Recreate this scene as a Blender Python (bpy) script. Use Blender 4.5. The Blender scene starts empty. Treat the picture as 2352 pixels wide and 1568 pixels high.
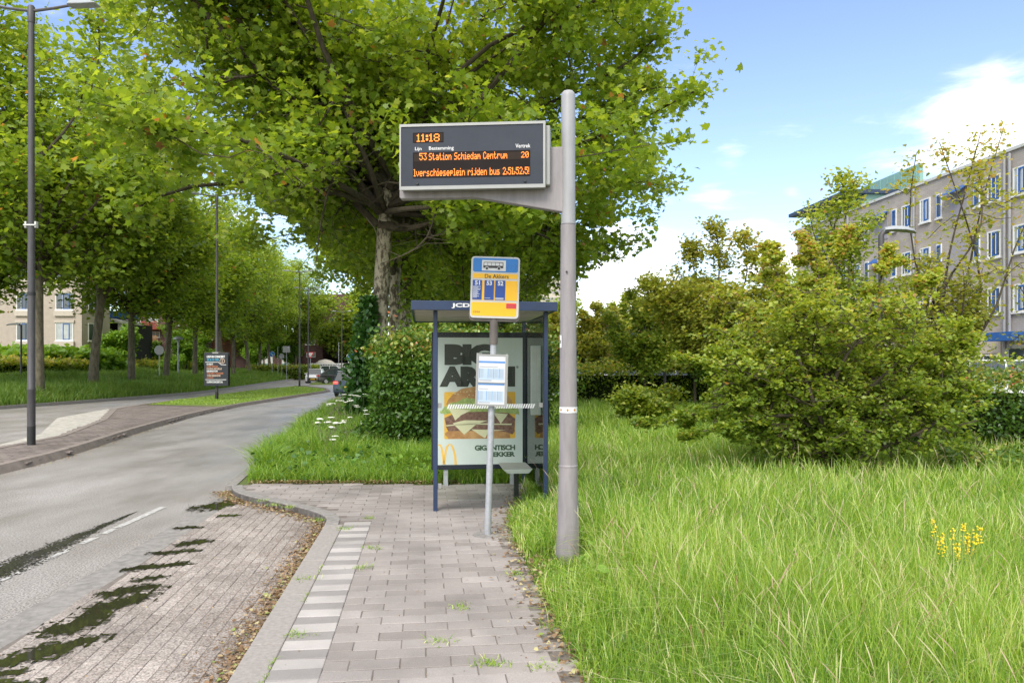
import bpy, math, random
import numpy as np
from math import radians as R, sin, cos, pi
C = bpy.context.scene.collection
rng = np.random.default_rng(7); random.seed(7)
F = 1680.0; CU = 1176.0; CV = 842.0; EYE = 1.75     # picture scale used to turn measured points into places

# ------------------------------------------------------------------ camera, sky, sun
cam_d = bpy.data.cameras.new('camera'); cam = bpy.data.objects.new('camera', cam_d); C.objects.link(cam)
cam.location = (0, 0, EYE); cam.rotation_euler = (R(90), 0, 0)
cam_d.sensor_width = 36; cam_d.lens = 36 * F / 2352; cam_d.shift_y = (CV - 784) / 2352
cam_d.clip_end = 3000; cam_d.clip_start = 0.05
bpy.context.scene.camera = cam
SUN_EL, SUN_AZ = 42, 200          # azimuth clockwise from +Y : behind and to the left
W = bpy.data.worlds.new('World'); bpy.context.scene.world = W; W.use_nodes = True
nt = W.node_tree; N = nt.nodes; L = nt.links; N.clear()
def nn(t, **k):
    n = N.new(t)
    for a, b in k.items(): setattr(n, a, b)
    return n
out = nn('ShaderNodeOutputWorld'); mixs = nn('ShaderNodeMixShader')
sky = nn('ShaderNodeTexSky'); sky.sky_type = 'NISHITA'; sky.sun_disc = False
sky.sun_elevation = R(SUN_EL); sky.sun_rotation = R(SUN_AZ); sky.air_density = 1.0; sky.dust_density = 0.6; sky.ozone_density = 2.2
b1 = nn('ShaderNodeBackground'); b1.inputs[1].default_value = 0.15
hs = nn('ShaderNodeHueSaturation'); hs.inputs['Saturation'].default_value = 1.0; hs.inputs['Value'].default_value = 1.22; hs.inputs['Hue'].default_value = .512
L.new(sky.outputs[0], hs.inputs['Color']); L.new(hs.outputs[0], b1.inputs[0])
b2 = nn('ShaderNodeBackground'); b2.inputs[0].default_value = (1.0, 0.98, 0.945, 1); b2.inputs[1].default_value = 1.3
tc = nn('ShaderNodeTexCoord')
def vdir(u, v):
    d = np.array([(u - CU) / F, 1.0, (CV - v) / F]); return d / np.linalg.norm(d)
mp = nn('ShaderNodeMapping'); mp.inputs['Scale'].default_value = (1.0, 1.0, 3.4)
L.new(tc.outputs['Generated'], mp.inputs[0])
noi = nn('ShaderNodeTexNoise'); noi.inputs['Scale'].default_value = 8.5; noi.inputs['Detail'].default_value = 8; noi.inputs['Roughness'].default_value = .55; noi.inputs['Distortion'].default_value = .3
L.new(mp.outputs[0], noi.inputs['Vector'])
def math_(op, a, b=None, clamp=False):
    m = nn('ShaderNodeMath', operation=op); m.use_clamp = clamp
    for i, x in enumerate((a, b)):
        if x is None: continue
        if isinstance(x, (int, float)): m.inputs[i].default_value = x
        else: L.new(x, m.inputs[i])
    return m.outputs[0]
sepd = nn('ShaderNodeSeparateXYZ'); L.new(tc.outputs['Generated'], sepd.inputs[0])
acc = None
#           u, v, angular size, weight
for (u, v, s, w) in ((2350, 290, .055, .44), (2235, 268, .028, .30), (1400, 650, .08, .34), (1500, 690, .06, .22), (1740, 620, .045, .27), (1680, 355, .018, .20), (1640, 468, .022, .20), (1720, 440, .018, .16),
                     (1825, 438, .012, .25), (1800, 610, .04, .22), (2040, 350, .05, .12), (500, 560, .25, .25), (2290, 360, .04, .14), (1830, 320, .02, .16), (2050, 480, .08, .12)):
    d = vdir(u, v); dp = nn('ShaderNodeVectorMath', operation='DOT_PRODUCT'); L.new(tc.outputs['Generated'], dp.inputs[0]); dp.inputs[1].default_value = tuple(d)
    t = math_('SUBTRACT', 1.0, dp.outputs['Value'])
    t = math_('DIVIDE', t, s * s); t = math_('MULTIPLY', t, -1.0); t = math_('EXPONENT', t); t = math_('MULTIPLY', t, w)
    acc = t if acc is None else math_('ADD', acc, t)
# broken cloud added behind the photographer, out of view, to soften the light
back = math_('MULTIPLY', math_('ADD', math_('MULTIPLY', sepd.outputs['Y'], -1.0), .2, ), .7); back = math_('MAXIMUM', back, 0.0)
acc = math_('ADD', acc, math_('MINIMUM', back, .42))
high = nn('ShaderNodeMapRange'); high.inputs['From Min'].default_value = .50; high.inputs['From Max'].default_value = .72; high.inputs['To Max'].default_value = .55; L.new(sepd.outputs['Z'], high.inputs['Value'])  # overcast added overhead, above the view, as fill light
acc = math_('MINIMUM', math_('ADD', acc, high.outputs[0]), .6)
val = math_('ADD', noi.outputs['Fac'], acc)
mr = nn('ShaderNodeMapRange'); mr.interpolation_type = 'SMOOTHSTEP'; mr.inputs['From Min'].default_value = .68; mr.inputs['From Max'].default_value = 1.16
L.new(val, mr.inputs['Value']); L.new(mr.outputs[0], mixs.inputs[0]); L.new(b1.outputs[0], mixs.inputs[1]); L.new(b2.outputs[0], mixs.inputs[2]); L.new(mixs.outputs[0], out.inputs[0])
sl = bpy.data.lights.new('sun', 'SUN'); sl.energy = 2.0; sl.angle = R(24); sl.color = (1, .95, .87)
so = bpy.data.objects.new('sun', sl); C.objects.link(so); so.rotation_euler = (R(90 - SUN_EL), 0, R(180 - SUN_AZ))
sc = bpy.context.scene; sc.view_settings.view_transform = 'Standard'; sc.view_settings.look = 'None'; sc.view_settings.gamma = 1
sc.view_settings.exposure = 0.66
sc.render.engine = 'CYCLES'; sc.cycles.max_bounces = 10; sc.cycles.diffuse_bounces = 6; sc.cycles.transparent_max_bounces = 16

# ------------------------------------------------------------------ materials
def mat(name, col, rough=.6, metal=0, var=.0, nscale=8, bump=0, bscale=60, spec=.5, col2=None, emit=None, stretch=None, detail=4):
    m = bpy.data.materials.new(name); m.use_nodes = True; t = m.node_tree; b = t.nodes['Principled BSDF']
    b.inputs['Roughness'].default_value = rough; b.inputs['Metallic'].default_value = metal; b.inputs['Specular IOR Level'].default_value = spec
    c = tuple(col) + (1,)
    b.inputs['Base Color'].default_value = c
    co = t.nodes.new('ShaderNodeTexCoord'); src = co.outputs['Object']
    if stretch:
        mpn = t.nodes.new('ShaderNodeMapping'); mpn.inputs['Scale'].default_value = stretch; t.links.new(src, mpn.inputs[0]); src = mpn.outputs[0]
    if var or col2:
        n = t.nodes.new('ShaderNodeTexNoise'); n.inputs['Scale'].default_value = nscale; n.inputs['Detail'].default_value = detail; n.inputs['Roughness'].default_value = .65; t.links.new(src, n.inputs['Vector'])
        r = t.nodes.new('ShaderNodeValToRGB'); r.color_ramp.elements[0].position = .32; r.color_ramp.elements[1].position = .68
        c2 = tuple(col2) if col2 else tuple(min(1, x * (1 + var)) for x in col)
        c1 = tuple(col) if col2 else tuple(x * (1 - var) for x in col)
        r.color_ramp.elements[0].color = c1 + (1,); r.color_ramp.elements[1].color = c2 + (1,)
        t.links.new(n.outputs['Fac'], r.inputs[0]); t.links.new(r.outputs[0], b.inputs['Base Color'])
    if bump:
        n = t.nodes.new('ShaderNodeTexNoise'); n.inputs['Scale'].default_value = bscale; n.inputs['Detail'].default_value = 4; t.links.new(src, n.inputs['Vector'])
        bp = t.nodes.new('ShaderNodeBump'); bp.inputs['Strength'].default_value = bump; bp.inputs['Distance'].default_value = .01
        t.links.new(n.outputs['Fac'], bp.inputs['Height']); t.links.new(bp.outputs[0], b.inputs['Normal'])
    if emit: b.inputs['Emission Color'].default_value = c; b.inputs['Emission Strength'].default_value = emit
    return m
def leafmat(name, stops, trans=.45, rough=.42, spec=.5, huen=0.0):
    m = bpy.data.materials.new(name); m.use_nodes = True; t = m.node_tree; b = t.nodes['Principled BSDF']; o = t.nodes['Material Output']
    a = t.nodes.new('ShaderNodeAttribute'); a.attribute_name = 'rnd'
    r = t.nodes.new('ShaderNodeValToRGB'); e = r.color_ramp.elements
    e[0].position = stops[0][0]; e[0].color = stops[0][1] + (1,); e[1].position = stops[-1][0]; e[1].color = stops[-1][1] + (1,)
    for p, c in stops[1:-1]: x = e.new(p); x.color = c + (1,)
    t.links.new(a.outputs['Fac'], r.inputs[0]); t.links.new(r.outputs[0], b.inputs['Base Color'])
    b.inputs['Roughness'].default_value = rough; b.inputs['Specular IOR Level'].default_value = spec
    tr = t.nodes.new('ShaderNodeBsdfTranslucent'); g = t.nodes.new('ShaderNodeMix'); g.data_type = 'RGBA'; g.blend_type = 'MULTIPLY'; g.inputs[0].default_value = 1
    t.links.new(r.outputs[0], g.inputs[6]); g.inputs[7].default_value = (1.5, 1.35, .5, 1); t.links.new(g.outputs[2], tr.inputs[0])
    mx = t.nodes.new('ShaderNodeMixShader'); mx.inputs[0].default_value = trans
    t.links.new(b.outputs[0], mx.inputs[1]); t.links.new(tr.outputs[0], mx.inputs[2]); t.links.new(mx.outputs[0], o.inputs[0])
    return m
def attrmat(name, stops, rough=.8, bump=.3, bscale=150, speck=.25, sscale=220, spec=.3):
    m = bpy.data.materials.new(name); m.use_nodes = True; t = m.node_tree; b = t.nodes['Principled BSDF']
    a = t.nodes.new('ShaderNodeAttribute'); a.attribute_name = 'rnd'; r = t.nodes.new('ShaderNodeValToRGB'); e = r.color_ramp.elements
    e[0].position = stops[0][0]; e[0].color = stops[0][1] + (1,); e[1].position = stops[-1][0]; e[1].color = stops[-1][1] + (1,)
    for p, c in stops[1:-1]: x = e.new(p); x.color = c + (1,)
    t.links.new(a.outputs['Fac'], r.inputs[0])
    co = t.nodes.new('ShaderNodeTexCoord'); n = t.nodes.new('ShaderNodeTexNoise'); n.inputs['Scale'].default_value = sscale; n.inputs['Detail'].default_value = 8; n.inputs['Roughness'].default_value = .7; t.links.new(co.outputs['Object'], n.inputs['Vector'])
    n2 = t.nodes.new('ShaderNodeTexNoise'); n2.inputs['Scale'].default_value = 1.3; n2.inputs['Detail'].default_value = 5; t.links.new(co.outputs['Object'], n2.inputs['Vector'])
    def mul(cin, fac, lo, hi):
        q = t.nodes.new('ShaderNodeMapRange'); q.inputs['From Min'].default_value = .36; q.inputs['From Max'].default_value = .64; q.inputs['To Min'].default_value = lo; q.inputs['To Max'].default_value = hi; t.links.new(fac, q.inputs[0])
        g = t.nodes.new('ShaderNodeVectorMath'); g.operation = 'SCALE'; t.links.new(cin, g.inputs[0]); t.links.new(q.outputs[0], g.inputs['Scale']); return g.outputs[0]
    c = mul(r.outputs[0], n.outputs['Fac'], 1 - speck, 1 + speck); c = mul(c, n2.outputs['Fac'], .80, 1.12); t.links.new(c, b.inputs['Base Color'])
    bp = t.nodes.new('ShaderNodeBump'); bp.inputs['Strength'].default_value = bump; bp.inputs['Distance'].default_value = .004; t.links.new(n.outputs['Fac'], bp.inputs['Height']); t.links.new(bp.outputs[0], b.inputs['Normal'])
    b.inputs['Roughness'].default_value = rough; b.inputs['Specular IOR Level'].default_value = spec
    return m
def glassmat(name, tint, refl=.12):
    m = bpy.data.materials.new(name); m.use_nodes = True; t = m.node_tree; o = t.nodes['Material Output']; t.nodes.remove(t.nodes['Principled BSDF'])
    tr = t.nodes.new('ShaderNodeBsdfTransparent'); tr.inputs[0].default_value = tint + (1,); gl = t.nodes.new('ShaderNodeBsdfGlossy'); gl.inputs['Roughness'].default_value = .02
    fr = t.nodes.new('ShaderNodeFresnel'); fr.inputs[0].default_value = 1.45; ad = t.nodes.new('ShaderNodeMath'); ad.operation = 'ADD'; ad.inputs[1].default_value = refl - .035; t.links.new(fr.outputs[0], ad.inputs[0])
    mx = t.nodes.new('ShaderNodeMixShader'); t.links.new(ad.outputs[0], mx.inputs[0]); t.links.new(tr.outputs[0], mx.inputs[1]); t.links.new(gl.outputs[0], mx.inputs[2]); t.links.new(mx.outputs[0], o.inputs[0])
    return m
def asphalt():
    m = mat('wet asphalt', (.2, .2, .2), .55, bump=.35, bscale=170)
    t = m.node_tree; b = t.nodes['Principled BSDF']; co = t.nodes.new('ShaderNodeTexCoord')
    def noise(s, d, st=None):
        src = co.outputs['Object']
        if st: q = t.nodes.new('ShaderNodeMapping'); q.inputs['Scale'].default_value = st; q.inputs['Rotation'].default_value = (0, 0, R(-8)); t.links.new(src, q.inputs[0]); src = q.outputs[0]
        n = t.nodes.new('ShaderNodeTexNoise'); n.inputs['Scale'].default_value = s; n.inputs['Detail'].default_value = d; n.inputs['Roughness'].default_value = .6; t.links.new(src, n.inputs['Vector']); return n.outputs['Fac']
    def ramp(f, a, c1, b_, c2):
        r = t.nodes.new('ShaderNodeValToRGB'); r.color_ramp.elements[0].position = a; r.color_ramp.elements[1].position = b_; r.color_ramp.elements[0].color = c1 + (1,); r.color_ramp.elements[1].color = c2 + (1,); t.links.new(f, r.inputs[0]); return r.outputs[0]
    base = ramp(noise(60, 10), .40, (.15, .14, .133), .60, (.45, .425, .405))
    patch = ramp(noise(.8, 7, (1.2, .6, 1)), .35, (.80, .77, .74), .65, (1.12, 1.11, 1.11))
    g = t.nodes.new('ShaderNodeMix'); g.data_type = 'RGBA'; g.blend_type = 'MULTIPLY'; g.inputs[0].default_value = 1; t.links.new(base, g.inputs[6]); t.links.new(patch, g.inputs[7]); t.links.new(g.outputs[2], b.inputs['Base Color'])
    rr = ramp(noise(.5, 6, (1.4, .5, 1)), .4, (.30, .30, .30), .62, (.62, .62, .62)); t.links.new(rr, b.inputs['Roughness'])
    return m
M = {}
M['asphalt'] = asphalt()
M['kerb'] = mat('kerb concrete', (.23, .215, .20), .85, var=.25, nscale=14, bump=.3, bscale=180)
M['kerb_new'] = mat('pale kerb concrete', (.29, .265, .245), .85, var=.15, nscale=30, bump=.3, bscale=250)
M['kerb_brown'] = mat('brown grey kerb', (.24, .20, .175), .85, var=.22, nscale=4, bump=.3, bscale=150)
M['sand'] = mat('joint sand', (.10, .082, .06), .95, var=.3, nscale=30, bump=.4, col2=(.15, .125, .09))
M['sand_light'] = mat('grey joint sand', (.13, .11, .095), .95, var=.3, nscale=30, col2=(.19, .165, .145))
M['bark_left'] = mat('mossy plane bark', (.055, .048, .030), .9, col2=(.17, .15, .10), nscale=6, bump=.6, bscale=20, stretch=(1, 1, .4))
M['paver'] = attrmat('concrete pavers', [(0, (.235, .208, .192)), (.5, (.285, .255, .238)), (1, (.33, .298, .28))])
M['white_paver'] = attrmat('white and grey tiles', [(0, (.25, .232, .22)), (.35, (.29, .27, .258)), (.6, (.37, .345, .325)), (1, (.43, .40, .38))], speck=.12)
M['bay_paver'] = attrmat('rough bay pavers', [(0, (.25, .215, .19)), (.5, (.30, .262, .235)), (1, (.35, .31, .28))], speck=.62, sscale=75, bump=.8)
M['median_paver'] = attrmat('brown median clinkers', [(0, (.16, .13, .115)), (1, (.23, .195, .175))], speck=.35, sscale=160)
M['cobble'] = mat('pale cobbles', (.30, .28, .24), .9, col2=(.55, .52, .46), nscale=7, bump=.6, bscale=40)
M['paint'] = mat('worn road paint', (.30, .29, .28), .6, col2=(.55, .54, .51), nscale=25, bump=.2)
M['water'] = mat('puddle water', (.030, .030, .017), .03, spec=.6)
M['soil'] = mat('soil and turf', (.06, .085, .02), .95, col2=(.13, .16, .035), nscale=6, bump=.5, bscale=40)
M['turf'] = mat('short turf', (.10, .15, .02), .9, col2=(.19, .24, .04), nscale=9, bump=.6, bscale=60)
M['bark'] = mat('plane bark', (.075, .062, .036), .85, col2=(.36, .32, .23), nscale=6.5, bump=.6, bscale=18, stretch=(1, 1, .5), detail=5)
M['bark'].node_tree.nodes['Color Ramp'].color_ramp.elements[0].position = .44; M['bark'].node_tree.nodes['Color Ramp'].color_ramp.elements[1].position = .54
M['bark_dark'] = mat('dark bark', (.035, .028, .018), .9, col2=(.085, .068, .042), nscale=9, bump=.6, bscale=25, stretch=(1, 1, .4))
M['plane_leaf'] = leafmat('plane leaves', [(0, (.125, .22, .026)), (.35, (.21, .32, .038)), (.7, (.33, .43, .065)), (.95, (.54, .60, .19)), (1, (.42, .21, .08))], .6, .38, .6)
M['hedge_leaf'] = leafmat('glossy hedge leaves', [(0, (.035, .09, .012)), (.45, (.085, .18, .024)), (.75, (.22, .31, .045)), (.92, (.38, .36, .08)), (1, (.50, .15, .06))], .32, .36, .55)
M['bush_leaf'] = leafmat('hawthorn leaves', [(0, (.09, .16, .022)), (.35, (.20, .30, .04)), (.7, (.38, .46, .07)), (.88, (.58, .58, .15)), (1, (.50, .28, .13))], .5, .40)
M['ochre_leaf'] = leafmat('ochre hawthorn leaves', [(0, (.13, .19, .03)), (.4, (.28, .33, .05)), (.8, (.46, .45, .10)), (1, (.52, .31, .13))], .48, .45)
M['ivy_leaf'] = leafmat('ivy leaves', [(0, (.02, .07, .012)), (.6, (.05, .14, .02)), (1, (.13, .26, .05))], .2, .3, .6)
M['shrub_leaf'] = leafmat('bright shrub leaves', [(0, (.11, .24, .02)), (.6, (.23, .40, .045)), (1, (.36, .50, .09))], .38, .45)
M['grass'] = leafmat('long grass', [(0, (.09, .20, .02)), (.3, (.185, .34, .035)), (.65, (.35, .50, .075)), (.88, (.56, .66, .22)), (1, (.74, .68, .42))], .42, .38, .6)
M['grass_dark'] = leafmat('dark verge grass', [(0, (.08, .17, .02)), (.5, (.15, .27, .035)), (1, (.30, .38, .11))], .42, .5)  # darker green than the field grass
M['seed'] = leafmat('grass seed heads', [(0, (.42, .44, .20)), (.6, (.50, .44, .28)), (1, (.46, .28, .24))], .3, .7)
M['litter'] = leafmat('fallen leaves', [(0, (.13, .08, .045)), (.4, (.26, .16, .085)), (.75, (.42, .30, .18)), (.9, (.48, .43, .22)), (1, (.22, .30, .06))], .2, .6)
M['white_flower'] = mat('white florets', (.78, .78, .68), .8, var=.1, nscale=30)
M['yellow_flower'] = mat('yellow florets', (.80, .60, .02), .7, var=.1, nscale=30)
M['stem'] = mat('green stems', (.12, .19, .05), .7, var=.2)
M['dry_stem'] = mat('dry stems', (.16, .12, .09), .8, var=.2)
M['hedge_core'] = mat('hedge twigs', (.015, .022, .008), 1, var=.3, nscale=10, spec=0)
M['pole_paint'] = mat('mauve grey pole paint', (.245, .222, .228), .5, var=.15, nscale=5, bump=.04, stretch=(3, 3, .5))
M['pole_light'] = mat('light grey pole paint', (.30, .30, .31), .45, var=.08, nscale=7, stretch=(2, 2, .5))
M['lamp_paint'] = mat('dark grey lamp paint', (.062, .058, .060), .5, var=.2, nscale=6, stretch=(3, 3, .4))
M['lamp_black'] = mat('black pole foot', (.02, .02, .02), .5, var=.2)
M['lamp_head'] = mat('grey lamp head', (.32, .34, .36), .4, .2, var=.08)
M['galv'] = mat('galvanised steel', (.38, .39, .41), .45, .35, var=.12, nscale=25)
M['socket'] = mat('brown grey socket', (.13, .11, .10), .6, var=.2)
M['silver'] = mat('aluminium frame', (.30, .30, .285), .4, .2, var=.05)
M['face_grey'] = mat('slate display face', (.046, .052, .066), .6, var=.08, nscale=4, spec=.15)
M['screen'] = mat('dark display window', (.014, .010, .009), .5, var=.15, nscale=3, spec=.1)
M['screen_row'] = mat('lit display strip', (.030, .020, .015), .5, var=.1, spec=.1)
M['led'] = mat('amber dots', (1, .23, .02), .5, emit=1.4)
M['white_print'] = mat('white print', (.66, .66, .66), .5, var=.03)
M['black_print'] = mat('black print', (.035, .035, .030), .5, var=.1)
M['grey_print'] = mat('grey print', (.30, .32, .36), .6, var=.1)
M['navy'] = mat('navy blue steel', (.018, .035, .085), .4, var=.12, nscale=5)
M['navy_dark'] = mat('dark navy frame', (.012, .016, .028), .4, var=.15)
M['soffit'] = mat('pale roof panel', (.48, .44, .38), .6, var=.12, nscale=3)
M['glass'] = glassmat('shelter glass', (.96, .985, .96), .004)
M['glass_side'] = glassmat('green side glass', (.82, .91, .84), .02)
M['clear'] = glassmat('case glazing', (.97, .98, .99), .04)
M['window'] = mat('window pane', (.06, .075, .09), .06, var=.4, nscale=.6, spec=.8)
M['window_light'] = mat('curtained pane', (.35, .38, .38), .12, var=.25, nscale=1.5, spec=.8)
M['tram_white'] = mat('off-white painted metal', (.54, .54, .51), .45, var=.06)
M['yellow'] = mat('stop sign yellow', (.86, .46, .008), .4, var=.03)
M['sign_blue'] = mat('stop sign blue', (.012, .17, .50), .35, var=.08, nscale=3)
M['deep_blue'] = mat('route strip blue', (.008, .055, .28), .35, var=.12, nscale=5)
M['red'] = mat('red label', (.62, .03, .05), .5, var=.05)
M['poster'] = mat('poster paper', (.56, .60, .575), .5, var=.05, nscale=2)
M['poster_yellow'] = mat('poster amber', (.72, .40, .045), .5, var=.05)
M['poster_dark'] = mat('poster green black', (.035, .04, .03), .5, var=.15, nscale=2)
M['poster_green'] = mat('poster dark green', (.05, .09, .05), .5, var=.1)
M['bun'] = mat('bun crust', (.34, .15, .05), .6, col2=(.55, .31, .13), nscale=6)
M['patty'] = mat('patty', (.13, .06, .045), .7, col2=(.27, .15, .11), nscale=22)
M['cheese'] = mat('cheese slice', (.66, .62, .40), .5, var=.06)
M['lettuce'] = mat('lettuce', (.22, .30, .08), .6, col2=(.42, .48, .17), nscale=30)
M['arch'] = mat('golden yellow print', (.78, .47, .10), .5, var=.03)
M['paper_blue'] = mat('pale blue table paper', (.40, .50, .60), .5, var=.04)
M['paper'] = mat('timetable paper', (.58, .59, .61), .5, var=.03)
M['mid_blue'] = mat('timetable blue', (.09, .24, .55), .5, var=.05)
M['board_black'] = mat('poster board black', (.012, .015, .02), .4, var=.2)
M['cyan'] = mat('cyan print', (.05, .33, .50), .5, var=.05)
M['orange'] = mat('rust print', (.40, .13, .05), .5, var=.05)
M['tan'] = mat('tan print', (.50, .37, .28), .5, var=.05)
def brick(name, c1, c2, mortar, bw=.21, rh=.065, vertical=True, rot=0):
    m = bpy.data.materials.new(name); m.use_nodes = True; t = m.node_tree; b = t.nodes['Principled BSDF']; co = t.nodes.new('ShaderNodeTexCoord')
    sx = t.nodes.new('ShaderNodeSeparateXYZ'); t.links.new(co.outputs['Object'], sx.inputs[0]); ad = t.nodes.new('ShaderNodeMath'); ad.operation = 'ADD'
    t.links.new(sx.outputs[0], ad.inputs[0]); t.links.new(sx.outputs[1], ad.inputs[1]); cb = t.nodes.new('ShaderNodeCombineXYZ'); t.links.new(ad.outputs[0], cb.inputs[0]); t.links.new(sx.outputs[2], cb.inputs[1])
    br = t.nodes.new('ShaderNodeTexBrick'); br.inputs['Scale'].default_value = 1; br.inputs['Brick Width'].default_value = bw; br.inputs['Row Height'].default_value = rh; br.inputs['Mortar Size'].default_value = .006
    br.inputs['Color1'].default_value = c1 + (1,); br.inputs['Color2'].default_value = c2 + (1,); br.inputs['Mortar'].default_value = mortar + (1,); t.links.new(cb.outputs[0], br.inputs['Vector'])
    n = t.nodes.new('ShaderNodeTexNoise'); n.inputs['Scale'].default_value = .7; n.inputs['Detail'].default_value = 6; t.links.new(co.outputs['Object'], n.inputs['Vector'])
    q = t.nodes.new('ShaderNodeMapRange'); q.inputs['From Min'].default_value = .3; q.inputs['From Max'].default_value = .7; q.inputs['To Min'].default_value = .82; q.inputs['To Max'].default_value = 1.12; t.links.new(n.outputs['Fac'], q.inputs[0])
    g = t.nodes.new('ShaderNodeVectorMath'); g.operation = 'SCALE'; t.links.new(br.outputs['Color'], g.inputs[0]); t.links.new(q.outputs[0], g.inputs['Scale']); t.links.new(g.outputs[0], b.inputs['Base Color'])
    b.inputs['Roughness'].default_value = .85; return m
M['beige_brick'] = brick('beige brick', (.43, .385, .345), (.37, .33, .295), (.29, .26, .235), .3, .1)
M['brown_brick'] = brick('purple brown brick', (.13, .065, .06), (.10, .05, .05), (.09, .06, .055), .3, .1)
M['orange_brick'] = brick('orange brick', (.26, .085, .045), (.20, .07, .04), (.15, .08, .06), .3, .1)
M['render_wall'] = mat('beige wall', (.42, .36, .30), .9, var=.08, nscale=3, bump=.3, bscale=6)
M['teal'] = mat('pale green cladding', (.20, .36, .32), .6, var=.05, nscale=2)
M['roof_blue'] = mat('dark blue roof edge', (.02, .035, .075), .5, var=.1)
M['blue_panel'] = mat('blue panel', (.02, .10, .33), .5, var=.1)
M['white_frame'] = mat('white frame', (.72, .72, .70), .5, var=.04)
M['sill'] = mat('sill stone', (.50, .44, .37), .8, var=.08)
M['lilac'] = mat('grey siding', (.33, .31, .34), .7, var=.06, stretch=(.1, .1, 20))
M['red_rail'] = mat('red balcony', (.38, .07, .05), .6, var=.1)
M['dark_open'] = mat('dark interior', (.02, .02, .022), .8, var=.2)
M['car_white'] = mat('white car paint', (.72, .72, .72), .2, var=.02, spec=.7)
M['car_blue'] = mat('dark teal car paint', (.018, .035, .055), .18, .3, var=.05, spec=.7)
M['car_black'] = mat('black car paint', (.02, .02, .022), .15, var=.05, spec=.8)
M['car_glass'] = mat('car glass', (.03, .04, .045), .05, var=.2, spec=.9)
M['tyre'] = mat('tyre rubber', (.015, .015, .015), .8, var=.2)
M['rim'] = mat('wheel rim', (.45, .45, .46), .35, .6, var=.05)
M['tail_red'] = mat('red lamp glass', (.6, .02, .02), .2, var=.05)
M['brake_lit'] = mat('lit brake lamp', (1, .05, .04), .2, emit=2.0)
M['lamp_glass'] = mat('headlamp glass', (.7, .72, .75), .1, var=.05)
M['plate'] = mat('yellow number plate', (.75, .45, .03), .5, var=.04)
M['sign_round_blue'] = mat('traffic blue', (.02, .20, .60), .4, var=.05)
M['sign_back'] = mat('grey sign back', (.36, .37, .38), .5, .2, var=.1)
M['yellow_sticker'] = mat('orange arrows', (.80, .38, .02), .5, var=.05)

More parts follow.
